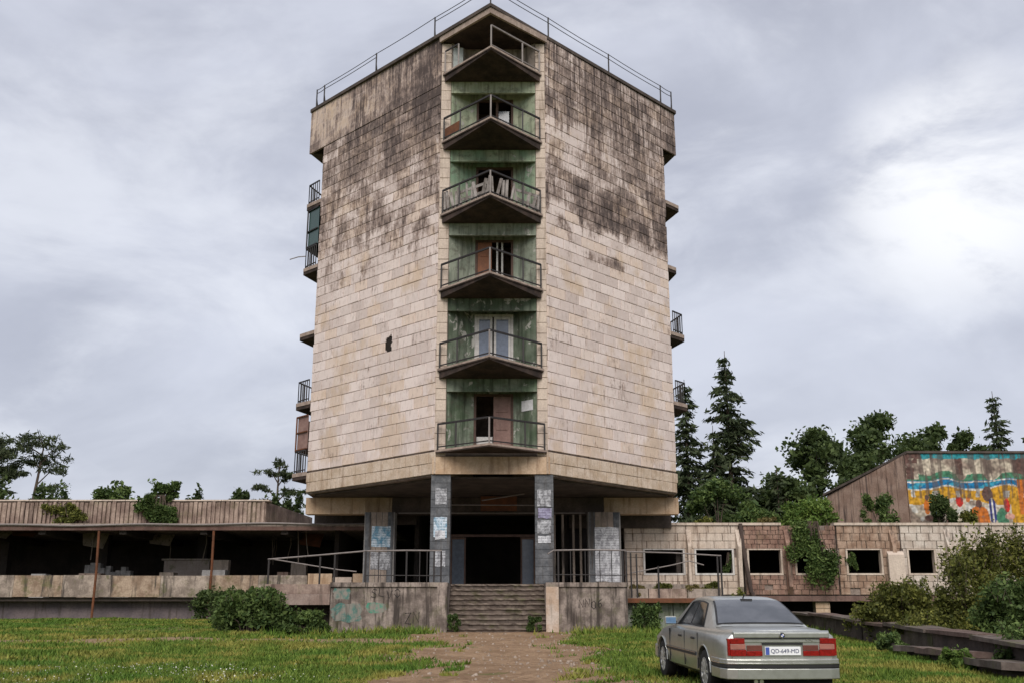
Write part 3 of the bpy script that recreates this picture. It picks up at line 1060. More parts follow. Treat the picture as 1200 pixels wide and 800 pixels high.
def poster(x0, x1, y, z0, z1, mat, label):
    rr = random.Random(int(x0 * 100 + z0 * 1000))
    g = G()
    n = 5
    top = [(x0 + (x1 - x0) * i / n, z1 - rr.random() * 0.04) for i in range(n + 1)]
    bot = [(x0 + (x1 - x0) * i / n, z0 + rr.random() * 0.05) for i in range(n + 1)]
    g.prism([(a, b) for a, b in (bot + top[::-1])], 0, 0.008)
    g.v = [(a, y - c, b) for a, b, c in g.v]
    return tag(mk('poster', g, mat), label, 'poster', 'posters pasted on the entrance columns')


pw = poster_mat('poster_ink', (0.46, 0.47, 0.49), (0.16, 0.16, 0.17), 11.0, 0.50)
pb = poster_mat('poster_blue', (0.55, 0.62, 0.68), (0.10, 0.25, 0.36), 7.0, 0.50)
pv = poster_mat('poster_violet', (0.34, 0.33, 0.45), (0.16, 0.14, 0.22), 9.0, 0.50)
pp = poster_mat('poster_plain', (0.60, 0.61, 0.63), (0.28, 0.28, 0.30), 8.0, 0.53)
poster(-2.80, -2.38, 38.012, 5.17, 5.80, pw, 'grey sketchy poster high on the left blue-grey entrance column')
poster(-2.84, -2.36, 38.012, 3.98, 4.75, pb, 'pale blue torn poster halfway up the left entrance column')
poster(-2.78, -2.42, 38.004, 3.92, 4.28, pp, 'small white sheet over the torn blue poster on left column')
poster(-2.80, -2.40, 38.012, 2.95, 3.55, pw, 'faded grey poster low on the left blue-grey entrance column')
poster(0.92, 1.42, 38.012, 5.10, 5.75, pw, 'grey drawn poster high on the right blue-grey entrance column')
poster(0.95, 1.44, 38.012, 4.66, 5.08, pv, 'violet poster on the right entrance column above black and white one')
poster(0.92, 1.42, 38.012, 4.12, 4.64, pw, 'black and white poster below the violet one on right column')
poster(0.94, 1.40, 38.012, 3.80, 4.08, pp, 'small plain white notice under the posters on right column')
poster(-5.80, -5.02, 43.452, 4.00, 4.90, pb, 'blue and white poster on the wide grey left inner column')
poster(-5.82, -5.00, 43.452, 3.10, 3.85, pw, 'grey poster below the blue one on wide left inner column')
poster(3.42, 4.42, 43.452, 2.60, 4.85, pp, 'tall pale torn poster covering the wide right inner column')

# ------------------------------------------------------------------ entrance terrace with steps
terr = thing('entrance_terrace', (-1.5, 38.0, 0.6), 'streaked concrete entrance terrace with a flight of worn steps and graffiti', 'terrace')
PY = 36.0
mk('floor_slab', G().box(-6.14, -2.17, PY - .06, 38.0, 2.21, 2.355).box(1.14, 3.92, PY - .06, 38.0, 2.21, 2.355), terrace_conc, terr)
mk('floor_slab', G().box(-8.4, 7.2, 38.0, 50.0, 2.1, 2.362), grimy, terr)
mk('front_wall', G().box(-6.12, -2.52, PY, PY + .5, 0.4, 2.208), terrace_conc, terr)
mk('front_wall', G().box(1.575, 3.90, PY, PY + .5, 0.4, 2.208), terrace_conc, terr)
mk('end_wall', G().box(-6.12, -5.8, PY + .5, 42, 0.4, 2.1).box(3.6, 3.9, PY + .5, 38.0, 0.4, 2.1), grimy, terr)
mk('pier', G().box(-2.515, -2.175, PY - .10, 38.0, 0.4, 2.21), terrace_conc, terr)
mk('pier', G().box(1.145, 1.570, PY - .10, 38.0, 0.4, 2.21), weathered('pale_pier', (0.45, 0.33, 0.24), (0.55, 0.47, 0.40), 2.0, streak=0.6), terr)
NS = 10
for k in range(NS):
    z1 = 0.70 + (k + 1) * (2.36 - 0.70) / NS
    y0 = PY - .05 + k * 0.205
    st = G()
    N = 26
    rr = random.Random(k)
    # worn, uneven nosing over a set-back riser
    zb_ = z1 - (2.36 - 0.70) / NS - 0.01
    prof = lambda i, r: [(y0 + 0.34, z1 - .002), (y0 + r[0], z1 - r[1]), (y0 + r[2], z1 - .05 - r[3]), (y0 + .065, z1 - .058), (y0 + .075 + r[0], zb_)]
    for i in range(N + 1):
        x = -2.17 + 3.31 * i / N
        r = (.03 * rr.random(), .022 * rr.random(), .03 * rr.random(), .02 * rr.random())
        st.v += [(x, yy, zz) for yy, zz in prof(i, r)]
    for i in range(N):
        for q_ in range(4):
            a, b = i * 5 + q_, i * 5 + 5 + q_
            st.f.append((a, a + 1, b + 1, b))
    mk('step', st, weathered('step_stone', (0.13, 0.10, 0.082), (0.235, 0.19, 0.155), 3.5, streak=0.6, moss=0.5) if k == 0 else bpy.data.materials['step_stone'], terr)
# lower shelf on the left, with shadowed recess below
mk('shelf_slab', G().box(-8.36, -6.145, PY + .05, 42.0, 1.98, 2.30), ribbed_conc, terr)
mk('shelf_face', G().box(-8.34, -6.15, PY + .02, PY + .3, 1.62, 1.975), weathered('red_grime', (0.24, 0.17, 0.14), (0.34, 0.27, 0.23), 1.5, streak=0.7), terr)
mk('recess_wall', G().box(-8.3, -6.15, PY + .9, PY + 1.2, 0.4, 1.98), soot_shade, terr)
# right shelf with a rusty edge
rshelf = mk('shelf_slab', G().box(3.95, 7.35, PY + .9, 43.5, 1.70, 1.86), grimy, terr)
mk('edge_angle', G().box(3.93, 7.38, PY + .82, PY + .897, 1.70, 1.85), rust_iron, rshelf)
for x0, x1 in ((3.95, 4.75), (4.78, 6.1), (6.13, 7.3)):
    mk('kerb_block', G().box(x0, x1, PY + 1.2, PY + 1.5, 1.865, 2.18), (grimy, ribbed_conc, terrace_conc)[int(x0) % 3], rshelf)
green_conc = weathered('green_stained_concrete', (0.22, 0.25, 0.20), (0.33, 0.34, 0.29), 1.2, streak=0.9, scol=(0.07, 0.08, 0.05), moss=0.4)
for k in range(4):
    mk('wall_panel', G().box(3.95 + k * .84, 4.76 + k * .84, PY + 1.3, PY + 1.5, 0.4, 1.695), green_conc, rshelf)
# patches of overpainting and scrawled tags
def worn_paint(name, col):
    q = NM(name)
    n1 = q.noise(q.pos, 2.6, 6, 0.7, 0.5)
    sv = q.noise(q.vmul(q.pos, (6, 6, .6)), 1, 5, .65)
    c = q.mix(q.ss(n1, 0.38, 0.60), col, (0.24, 0.215, 0.185))
    c = q.mix(q.ss(sv, .48, .66, 0, .8), c, (0.07, 0.06, 0.05))
    return q.done(c, .8, .2)


teal = worn_paint('teal_paint', (0.05, 0.16, 0.135))
teal2 = worn_paint('green_paint', (0.05, 0.25, 0.165))
black_spray = plain('black_spray', (0.03, 0.028, 0.027), 0.7)


def patch(x0, x1, z0, z1, y, mat, seed):
    rr = random.Random(seed)
    pts = []
    N = 22
    for k in range(N):
        t = 2 * math.pi * k / N
        rad = 0.82 + 0.25 * rr.random()
        cx, sx = math.cos(t), math.sin(t)
        s = 1 / max(abs(cx), abs(sx)) ** 0.6
        pts.append(((x0 + x1) / 2 + (x1 - x0) / 2 * cx * s * rad, (z0 + z1) / 2 + (z1 - z0) / 2 * sx * s * rad))
    g = G().prism(pts, 0, 0.004)
    g.v = [(a, y - c, b) for a, b, c in g.v]
    return mk('paint_patch', g, mat, terr)


patch(-6.08, -5.0, 1.05, 1.70, PY - .001, teal, 3)
patch(-4.95, -4.20, 1.35, 1.70, PY - .001, teal2, 4)
patch(-6.05, -5.45, 1.78, 2.18, PY - .001, teal, 5)


GLYPH = {'N': [(0, 0), (.05, 1), (.75, .05), (.8, 1)], 'O': [(.4, 0), (.05, .3), (.1, .8), (.45, 1), (.8, .7), (.75, .2), (.4, 0)],
         '6': [(.7, 1), (.2, .7), (.05, .3), (.4, 0), (.75, .25), (.55, .55), (.15, .4)], 'Z': [(0, .95), (.8, 1), (.05, .05), (.9, 0)],
         'L': [(.1, 1), (0, .1), (.7, 0)], 'S': [(.8, .9), (.3, 1), (.1, .7), (.7, .4), (.6, 0), (0, .1)], 'V': [(0, 1), (.4, 0), (.8, 1)]}


def scrawl(word, x, z, w, h, r=0.013):
    for k, ch in enumerate(word):
        pts = [(x + w * (k + .9 * a), PY - .004, z + h * b + .04 * math.sin(k * 2.2)) for a, b in GLYPH[ch]]
        mk('graffiti_stroke', G().tube(pts, r, 4), black_spray, terr)


scrawl('NNO6', 2.25, 1.52, .21, 0.27)
scrawl('SLVO', -4.75, 1.86, .26, 0.27)
scrawl('ZN', -3.6, 1.0, .28, 0.36)


# railings: each run is one thing
def railing(name, label, loc, posts, rails, bars=()):
    t = thing(name, loc, label, 'railing', 'iron railings along the terrace edge')
    for x, y, z0, z1 in posts:
        mk('post', G().bar((x, y, z0), (x, y, z1), 0.055), dark_iron, t)
    for pts, r, m in rails:
        mk('rail', G().tube(pts, r, 6), m, t)
    for x, y, z0, z1 in bars:
        mk('baluster', G().bar((x, y, z0), (x, y, z1), 0.028), dark_iron, t)
    return t


ry = PY + .15
railing('terrace_railing', 'bent iron railing along the terrace left of the steps', (-5, ry, 2.36),
        [(-8.30, ry, 2.30, 3.14), (-6.55, ry, 2.30, 3.22), (-6.05, ry, 2.355, 3.30), (-5.0, ry, 2.355, 3.42), (-3.6, ry, 2.355, 3.40), (-2.66, ry, 2.355, 3.40), (-2.42, ry, 2.355, 3.40)],
        [([(-8.34, ry, 3.13), (-6.6, ry, 3.27), (-5.0, ry, 3.41), (-3.6, ry, 3.43), (-2.40, ry, 3.42)], 0.028, pale_iron),
         ([(-8.2, ry, 3.14), (-7.2, ry, 2.98), (-5.9, ry, 2.78), (-5.3, ry, 2.72)], 0.022, pale_iron),
         ([(-5.0, ry, 2.6), (-2.42, ry, 2.58)], 0.018, dark_iron)],
        [(x, ry, 2.36, 3.40) for x in (-4.55, -4.1, -3.15, -2.9)])
railing('terrace_railing', 'iron railing along the terrace right of the steps', (3, ry, 2.36),
        [(1.42, ry, 2.355, 3.42), (1.58, ry, 2.355, 3.42), (3.78, ry, 2.355, 3.42), (3.90, ry, 2.355, 3.40)],
        [([(1.22, ry - .2, 3.30), (1.42, ry, 3.43), (2.6, ry, 3.45), (3.9, ry, 3.43)], 0.028, pale_iron),
         ([(1.42, ry, 2.62), (3.9, ry, 2.60)], 0.018, dark_iron)],
        [(x, ry, 2.36, 3.42) for x in (2.0, 2.5, 3.0, 3.4)])
ry2 = PY + 1.0
railing('terrace_railing', 'bent iron railing on the grassy shelf before the right wing windows', (5.7, ry2, 1.87),
        [(4.15, ry2, 1.865, 3.40), (4.35, ry2, 1.865, 3.35), (5.1, ry2, 1.865, 2.95), (7.18, ry2, 1.865, 3.30), (7.30, ry2, 1.865, 3.30)],
        [([(3.95, ry2, 3.44), (5.6, ry2, 3.40), (7.32, ry2, 3.30)], 0.026, pale_iron),
         ([(4.1, ry2, 2.70), (5.6, ry2, 2.98), (6.2, ry2, 3.12), (6.7, ry2, 2.98)], 0.022, pale_iron)], [])

# ------------------------------------------------------------------ left wing: open pavilion
lw = thing('open_pavilion', (-16, 48, 1.3), 'long low open pavilion with ribbed concrete attic, flat roof and rusty poles', 'building')
WY = 46.0
mk('roof_slab', G().box(-34, -5.4, WY - .7, 54.0, 5.03, 5.15), grimy, lw)
g = G()
pts = [(-34 + 0.7 * i, WY - .74, 5.10 + 0.025 * math.sin(i * .8) + 0.03 * math.sin(i * .23)) for i in range(42)]
mk('roof_edge_strip', g.tube(pts, 0.045, 5), pale_iron, lw)
mk('roof_fascia', G().box(-34, -5.4, WY - .69, WY - .6, 4.86, 5.028), weathered('red_brown_fascia', (0.10, 0.055, 0.045), (0.16, 0.10, 0.08), 2, streak=.5), lw)
attic = mk('attic_wall', G().box(-34, -10.85, WY + .06, WY + .5, 5.152, 6.16).prism([(-10.85, WY + .06), (-10.2, 53.5), (-10.6, 53.5), (-11.2, WY + .5)], 5.152, 6.16), ribbed_conc, lw)
g = G()
rr = random.Random(2)
x = -34.0
while x < -10.95:
    w = 0.15
    g.box(x, x + w * rr.uniform(.7, 1.1), WY - .01 - .03 * rr.random(), WY + .058, 5.152, 6.10 + 0.075 * rr.random())
    x += 0.2
mk('rib_field', g, ribbed_conc, attic, kind='stuff')
for k in range(11):
    x0 = -34 + k * 2.12
    mk('coping_block', G().box(x0, x0 + 2.1, WY - .03, WY + .52, 6.185, 6.245), pale_stone, attic)
# parapet panels
for k in range(12):
    x0 = -34 + k * 2.1
    mk('parapet_panel', G().box(x0, x0 + 2.085, WY - .3, WY - .12, 2.06 + .02 * ray_hash(k, 1, 2), 2.96 + .03 * ray_hash(k, 4, 2)),
       weathered('parapet_panel_%d' % k, *(((0.20, 0.16, 0.13), (0.44, 0.365, 0.30)) if k % 2 else ((0.23, 0.16, 0.11), (0.44, 0.34, 0.25))), 2.4, streak=0.95, moss=0.5), lw)
for k, (x0, x1) in enumerate(((-8.78, -7.75), (-7.7, -6.9), (-6.85, -5.9))):
    mk('parapet_panel', G().box(x0, x1, WY - .3, WY - .12, 2.37, 3.05 if k != 1 else 2.9), tan_stone if k % 2 == 0 else pale_stone, lw)
mk('floor_slab', G().box(-34, -8.7, WY - .12, 54.0, 1.9, 2.05), soot_shade, lw)
mk('base_wall', G().box(-34, -8.7, WY + .4, WY + .7, 0.9, 1.9), weathered('dark_base', (0.12, 0.10, 0.11), (0.2, 0.16, 0.16), 1, streak=.7), lw)
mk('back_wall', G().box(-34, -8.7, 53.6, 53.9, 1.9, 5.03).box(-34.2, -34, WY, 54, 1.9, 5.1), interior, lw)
for x in (-29, -24.3, -19.6, -14.9, -10.2):
    mk('inner_pillar', G().box(x, x + .45, 50.0, 50.45, 2.05, 5.03), interior, lw)
mk('counter', G().box(-16.1, -14.0, 49.0, 49.3, 2.05, 3.78).box(-16.2, -13.9, 48.9, 49.4, 3.785, 3.86), weathered('mossy_plaster', (0.32, 0.27, 0.24), (0.42, 0.36, 0.32), 1.0, streak=.5, moss=.6), lw)
mk('counter', G().box(-13.85, -13.1, 48.9, 49.3, 2.05, 3.80), pale_stone, lw)
mk('counter', G().box(-10.2, -9.5, 48.9, 49.3, 2.05, 3.65), pale_stone, lw)
rr = random.Random(5)
g = G()
for k in range(9):
    x0 = -19.7 + k * .24
    g.box(x0, x0 + .23, 48.8 + .1 * rr.random(), 49.2, 2.05, 3.2 + .5 * rr.random())
mk('broken_wall', g, weathered('rubble_white', (0.42, 0.40, 0.38), (0.2, 0.19, 0.18), 5.0), lw)
rr = random.Random(15)
for x in (-31, -27.5, -24, -20.5, -17, -13.5, -10):
    mk('ceiling_beam', G().box(x, x + .3, WY - .5, 53.5, 4.70, 5.02), interior, lw)
for k in range(9):
    x0, yy = rr.uniform(-26, -9), rr.uniform(47, 50.5)
    mk('hanging_wire', G().tube([(x0, yy, 4.98), (x0 + .05, yy, 4.5), (x0 + rr.uniform(-.2, .2), yy, rr.uniform(3.5, 4.1))], .018, 4), grimy, lw)
for k in range(5):
    x0, yy = rr.uniform(-24, -9), rr.uniform(47, 49.5)
    zl = rr.uniform(.25, .8)
    mk('hanging_board', G().poly([(x0, yy, 4.99), (x0 + 1.2, yy + .1, 4.99), (x0 + 1.1, yy - .3, 4.99 - zl), (x0 + .2, yy - .35, 4.99 - zl * .8)]).poly([(x0, yy + .03, 4.98), (x0 + 1.2, yy + .13, 4.98), (x0 + 1.1, yy - .27, 4.98 - zl), (x0 + .2, yy - .32, 4.98 - zl * .8)]), rust_iron if k % 2 else grimy, lw, fix=False)
for k in range(6):
    x0 = -25 + k * 2.9 + rr.uniform(-.6, .6)
    mk('rubble_block', G().box(x0, x0 + rr.uniform(.4, 1.1), 47.6, 48.2, 2.05, rr.uniform(3.05, 3.35)), (grimy, white_paint, ribbed_conc)[k % 3], lw)
for (xt, zt, xb, zb_) in ((-17.84, 4.86, -17.80, 1.2), (-12.88, 4.86, -12.90, 1.25), (-5.75, 4.86, -5.8, 2.37), (-26.3, 4.86, -26.4, 1.2)):
    mk('pole', G().tube([(xt, WY - .62, zt), ((xt + xb) / 2 + .03, WY - .6, (zt + zb_) / 2), (xb, WY - .58, zb_)], 0.055, 8), rust_iron, lw)

# ------------------------------------------------------------------ right wing with window openings
rw_ = thing('side_wing', (13, 47, 0.8), 'low side wing with broken cladding and empty black windows', 'building')
WX1 = 30.0
segs = [  # x0, x1, windows, tile height, tile width, material
    (4.90, 9.92, ((5.76, 7.47), (7.99, 9.61)), 0.34, 0.98, weathered('wing_pale_cladding', (0.50, 0.40, 0.32), (0.60, 0.51, 0.43), 1.6, streak=0.8, scol=(0.12, .075, .055))),
    (10.12, 14.15, ((10.28, 11.72), (12.35, 13.85)), 0.225, 0.34, weathered('wing_brown_cladding', (0.20, 0.115, 0.088), (0.37, 0.24, 0.185), 2.2, streak=0.85, moss=.2)),
    (14.20, 16.95, ((14.58, 16.08),), 0.30, 0.42, weathered('wing_tan_cladding', (0.26, 0.165, 0.115), (0.45, 0.33, 0.25), 2.2, streak=0.85)),
    (16.98, WX1, ((17.25, 18.41), (19.6, 20.9), (22.2, 23.6), (25, 26.4)), 0.32, 0.52, weathered('wing_cream_cladding', (0.46, 0.38, 0.32), (0.64, 0.57, 0.50), 2.0, streak=0.75, moss=.15)),
]
Z0, ZW0, ZW1, Z1 = 2.17, 3.06, 4.07, 5.12
for si, (x0, x1, wins, th, tw, m) in enumerate(segs):
    g = G().box(x0, x1, WY + .06, WY + .34, Z0, ZW0).box(x0, x1, WY + .06, WY + .34, ZW1, Z1)
    xs = [x0] + [v for w in wins for v in w] + [x1]
    for k in range(0, len(xs), 2):
        if xs[k + 1] - xs[k] > 0.02:
            g.box(xs[k], xs[k + 1], WY + .06, WY + .34, ZW0, ZW1)
    wall = mk('wall', g, mortar, rw_)
    rr = random.Random(70 + si)
    miss = lambda u, z, s=si: ray_hash(u * 3.1, z * 7.7, s) < (0.02 if s != 2 else 0.08)
    kw = dict(name='cladding_tile', skip=miss, thick=0.05)
    nb, nt = int(round((ZW0 - Z0) / th)), int(round((Z1 - ZW1) / th))
    lay_tiles(wall, (x0, WY), (1, 0), 0, x1 - x0, Z0, ZW0 - .05, (ZW0 - .05 - Z0) / nb, tw, m, **kw, single=lambda u, z, a=x0: a + u < 22)
    lay_tiles(wall, (x0, WY), (1, 0), 0, x1 - x0, ZW1 + .05, Z1, (Z1 - ZW1 - .05) / nt, tw, m, **kw, single=lambda u, z, a=x0: a + u < 22)
    for k in range(0, len(xs), 2):
        if xs[k + 1] - xs[k] > 0.2:
            lay_tiles(wall, (xs[k] + .05, WY), (1, 0), 0, xs[k + 1] - xs[k] - .1, ZW0 - .05, ZW1 + .05, (ZW1 - ZW0 + .1) / 3, 0.6, m, **kw, single=lambda u, z, a=xs[k]: a + u < 22)
    for a, b in wins:
        if a < 22:
            mk('window_frame', G().box(a - .05, b + .05, WY - .02, WY + .30, ZW0 - .06, ZW0 + .02).box(a - .05, b + .05, WY - .02, WY + .30, ZW1, ZW1 + .05).box(a - .05, a + .03, WY - .01, WY + .3, ZW0 + .02, ZW1).box(b - .03, b + .05, WY - .01, WY + .3, ZW0 + .02, ZW1), pale_stone if si else white_paint, rw_)
# coping, fins, a leaning slab, roof, floor, dark rooms
for k in range(11):
    x0 = 4.9 + k * 2.3
    if not (9.5 < x0 < 13.0):
        mk('coping_block', G().box(x0, x0 + 2.28, WY - .06, WY + .4, 5.13, 5.24), pale_stone, rw_)
for x in (7.72, 9.88, 12.0, 16.6, 19.0):
    mk('fin', G().prism([(x - .12, WY - .01), (x - .08, WY - .26), (x + .08, WY - .26), (x + .12, WY - .01)], [2.2, 2.5, 2.5, 2.2], [4.95, 4.2, 4.2, 4.95]), segs[0 if x < 10 else (1 if x < 14 else (2 if x < 17 else 3))][5], rw_)
mk('leaning_slab', G().prism([(16.25, WY - .35), (16.95, WY - .35), (16.95, WY - .2), (16.25, WY - .2)], 2.05, [3.85, 3.85, 4.0, 4.0]), pale_stone, rw_)
mk('roof_slab', G().box(4.9, WX1, WY + .35, 54, 4.95, 5.11), grimy, rw_)
mk('floor_slab', G().box(4.9, WX1, WY + .10, 54, 1.98, 2.165), soot_shade, rw_)
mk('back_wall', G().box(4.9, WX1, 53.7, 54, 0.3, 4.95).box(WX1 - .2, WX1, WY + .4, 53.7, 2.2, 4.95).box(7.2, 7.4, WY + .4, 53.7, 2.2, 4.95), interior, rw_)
mk('gap_infill', G().box(9.93, 10.11, WY + .3, WY + .5, 2.17, 5.0), soot_shade, rw_)
mk('drain_pipe', G().tube([(10.0, WY - .05, 5.2), (10.05, WY - .1, 4.2), (10.3, WY - .12, 2.3), (10.5, WY - .12, 1.9)], 0.09, 8), weathered('sooty_pipe', (.06, .045, .04), (.1, .07, .06)), rw_)
mk('floor_beam', G().box(4.9, WX1, WY + .02, WY + .3, 1.9, 2.13), weathered('red_beam', (.14, .085, .07), (.2, .13, .11), 2, streak=.6), rw_)
for x in (8.9, 13.15, 17.6, 22):
    pr = mk('pier', G().box(x, x + .55, WY + .25, WY + .8, 0.3, 1.9), grimy, rw_)
    for k in range(5):
        mk('pier_brick', G().box(x - .03, x + .58, WY + .2, WY + .24, 0.62 + k * .25, 0.85 + k * .25), tan_stone, pr)

# ------------------------------------------------------------------ mural building on the right
mb = thing('mural_building', (26, 62, 4.0), 'blocky concrete hall with sloping side wall and a faded painted beach mural', 'building')
gable_m = weathered('board_marked_concrete', (0.25, 0.165, 0.125), (0.36, 0.26, 0.205), 1.3, streak=0.85, scol=(0.07, 0.05, 0.045))
gable = mk('side_wall', G().prism([(22.78, 60.0), (22.78, 60.4), (19.45, 64.4), (19.35, 64.0)], 3.0, [10.42, 10.42, 8.45, 8.45]), gable_m, mb)
for k in range(9):
    t0, t1 = k / 9 + .004, (k + 1) / 9 - .004
    a = (22.78 - 3.43 * t0, 60 + 4 * t0)
    b = (22.78 - 3.43 * t1, 60 + 4 * t1)
    d = 0.04 + 0.03 * ray_hash(k, 3, 1)
    mk('wall_panel', G().prism([(b[0] - d * .76, b[1] - d * .65), (a[0] - d * .76, a[1] - d * .65), (a[0], a[1] - .01), (b[0], b[1] - .01)], 3.0, [10.35 - 1.97 * t1, 10.35 - 1.97 * t0, 10.35 - 1.97 * t0, 10.35 - 1.97 * t1]), gable_m, gable)
mk('roof_edge', G().prism([(22.9, 59.85), (22.9, 60.6), (19.4, 64.6), (19.1, 63.95)], [10.43, 10.43, 8.46, 8.46], [10.56, 10.56, 8.6, 8.6]), soot_shade, mb)
mk('hall_block', G().prism([(22.8, 60.35), (40, 60.35), (40, 74), (19.5, 74), (19.5, 64.45)], 3.0, [10.4, 10.4, 8.4, 8.4, 8.4]), gable_m, mb)
mk('roof_edge', G().box(22.92, 40, 59.85, 60.5, 10.47, 10.6), soot_shade, mb)


def mural():
    """painted wall: bands of sea, sand and figures, flat paint on plaster"""
    W, H = 17.0, 4.9
    nx, nz = 380, 120
    pal = dict(teal=(0.04, 0.33, 0.38), cream=(0.66, 0.58, 0.45), brown=(0.15, 0.085, 0.07), blue=(0.015, 0.20, 0.42), sea=(0.05, 0.36, 0.52), sand=(0.68, 0.36, 0.03),
               white=(0.70, 0.68, 0.62), orange=(0.66, 0.19, 0.03), navy=(0.05, 0.06, 0.22), sky=(0.10, 0.31, 0.68), pink=(0.66, 0.36, 0.29), red=(0.60, 0.04, 0.03), green=(0.08, 0.26, 0.15))

    def colr(u, v):                       # u metres from the left end, v metres from the top
        n = mnoise.noise(Vector((u * .9, v * .9, 1.7)))
        n2 = mnoise.noise(Vector((u * 2.6, v * 2.6, 5.1)))
        wv = 0.07 * math.sin(u * 2.1) + 0.22 * n
        if v < 0.30 + 0.1 * n2:
            c = 'teal' if u > 0.9 else 'brown'
        elif v < 1.15 + wv:
            c = 'cream'
            if 2.9 < u < 3.3 or 6.2 < u < 7.4:
                c = 'brown'
        elif v < 1.55 + wv:
            c = 'green' if n < 0.12 else 'cream'
        elif v < 1.98 + wv * 1.2:
            c = 'blue' if math.sin(u * 3.1 + v * 5) > -0.5 else 'sea'
            if abs(v - 1.62 - wv) < 0.04:
                c = 'white'
        elif v < 2.06 + wv * 1.2:
            c = 'white'
        elif v < 2.75 + 0.2 * math.sin(u * 1.3 + 1):
            c = 'sand'
        else:
            c = 'cream' if n2 < 0.15 else 'white'
        if u < 0.7 and 0.3 < v < 1.5:
            c = 'brown' if n2 > -0.1 else 'cream'
        # figures
        def ell(cx, cv, rx, rv):
            return ((u - cx) / rx) ** 2 + ((v - cv) / rv) ** 2 < 1 + .3 * n2
        if ell(2.9, 2.75, .22, .3):
            c = 'red'
        if ell(4.0, 3.75, .55, .75):
            c = 'orange'
        if ell(4.0, 2.9, .2, .22) or ell(4.55, 2.35, .3, .45):
            c = 'brown'
        if ell(4.75, 3.3, .25, .75):
            c = 'navy' if math.sin(u * 30) > -.3 else 'white'
        if ell(5.3, 3.7, .35, .6):
            c = 'green'
        if ell(5.05, 4.25, .8, .16):
            c = 'pink'
        if 5.85 < u < 6.4 and v > 2.7:
            c = 'sand'
        if 6.35 < u < 6.95 + .1 * n and v > 1.5:
            c = 'orange' if v < 3.5 else 'sand'
        if 7.15 < u < 8.0 and v > 2.75:
            c = 'sky'
        if ell(7.5, 2.7, .6, .25):
            c = 'sand'
        if 7.7 < u < 9.2 and 1.35 < v < 2.3:
            c = 'sky'
        if u > 7.3 and v < 0.75:
            c = 'pink'
        if u > 7.1 and 0.75 < v < 1.4:
            c = 'brown'
        # small standing and sitting figures, umbrellas and foam
        for fx, fv, b_, h_ in ((1.0, 3.1, 'orange', 'brown'), (1.55, 3.5, 'sky', 'pink'), (2.2, 3.3, 'pink', 'brown'), (3.35, 3.2, 'white', 'orange'), (5.6, 3.0, 'red', 'pink'), (8.5, 3.4, 'orange', 'brown'), (9.6, 3.2, 'navy', 'pink'), (11.0, 3.4, 'pink', 'brown'), (12.6, 3.1, 'red', 'orange')):
            if ell(fx, fv, .17, .42):
                c = b_
            if ell(fx + .04, fv - .55, .12, .15):
                c = h_
            if ell(fx + .1, fv + .6, .28, .18):
                c = h_
        if 2.15 < v < 2.5 and math.sin(u * 5 + 3 * n) > .8:
            c = 'white'
        if u > 9.2:
            k = int((u * .55) % 4)
            if 2.8 < v and k == 1:
                c = 'sky'
            elif 2.8 < v and k == 3:
                c = 'orange'
        col = np.array(pal[c])
        if c == 'cream':
            k_ = min(1, max(0, mnoise.noise(Vector((u * 1.7, v * 2.2, 4.4))) * 2.2 + .25))
            col = col * (1 - .75 * k_) + np.array((0.20, 0.135, 0.11)) * .75 * k_
        col = col * (0.80 + 0.55 * mnoise.noise(Vector((u * 7, v * 7, 8.8)))) + np.array((0.03, 0.03, 0.03)) * max(0, mnoise.noise(Vector((u * 11, v * 11, 2.2))))
        drip = mnoise.noise(Vector((u * 5.0, v * .35, 9.3)))
        if drip > 0.16 and v < 2.6:
            col = col * 0.35 + np.array((0.10, 0.075, 0.065)) * 0.65
        fade = 0.85 + 0.3 * mnoise.noise(Vector((u * 4, v * 4, 3)))
        return np.clip(col * fade, 0, 1)

    g = G()
    cols = []
    for j in range(nz + 1):
        for i in range(nx + 1):
            u, v = W * i / nx, H * j / nz
            g.v.append((22.82 + u, 59.94, 10.45 - v))
            cols.append(colr(u, v))
    for j in range(nz):
        for i in range(nx):
            a = j * (nx + 1) + i
            g.f.append((a + nx + 1, a + nx + 2, a + 1, a))
    q = NM('mural_paint')
    at = q.new('ShaderNodeVertexColor')
    at.layer_name = 'paint'
    dr = q.noise(q.vmul(q.pos, (3.2, 1, .35)), 1.0, 5, .65)
    n = q.noise(q.pos, 3.0, 6, 0.7)
    c = q.mix(q.ss(n, 0.56, 0.70, 0, 0.6), at.outputs['Color'], (0.24, 0.19, 0.16))
    c = q.mix(q.ss(dr, .52, .66, 0, .75), c, (0.085, 0.06, 0.052))
    q.bump(q.noise(q.pos, 12, 4, 0.6), 0.2, 0.02)
    o = mk('mural', g, q.done(c, 0.85, 0.2), mb, fix=False)
    ca = o.data.color_attributes.new('paint', 'FLOAT_COLOR', 'POINT')
    arr = np.ones((len(cols), 4), dtype=np.float32)
    arr[:, :3] = np.array(cols)
    ca.data.foreach_set('color', arr.ravel())
    mk('mural_wall', G().box(22.80, 40, 59.95, 60.34, 3.0, 10.46), gable_m, mb)


mural()

# ------------------------------------------------------------------ car (local: x right, y forward from rear bumper, z up)
CAR_X, CAR_Y, CAR_RZ = 3.88, 15.5, R(5.0)
car = thing('parked_car', (CAR_X, CAR_Y, gz(CAR_X, CAR_Y) - 0.01), 'silver grey four-door saloon car parked with its tail to the path', 'car')
car.rotation_euler = (R(1.9), 0, CAR_RZ)

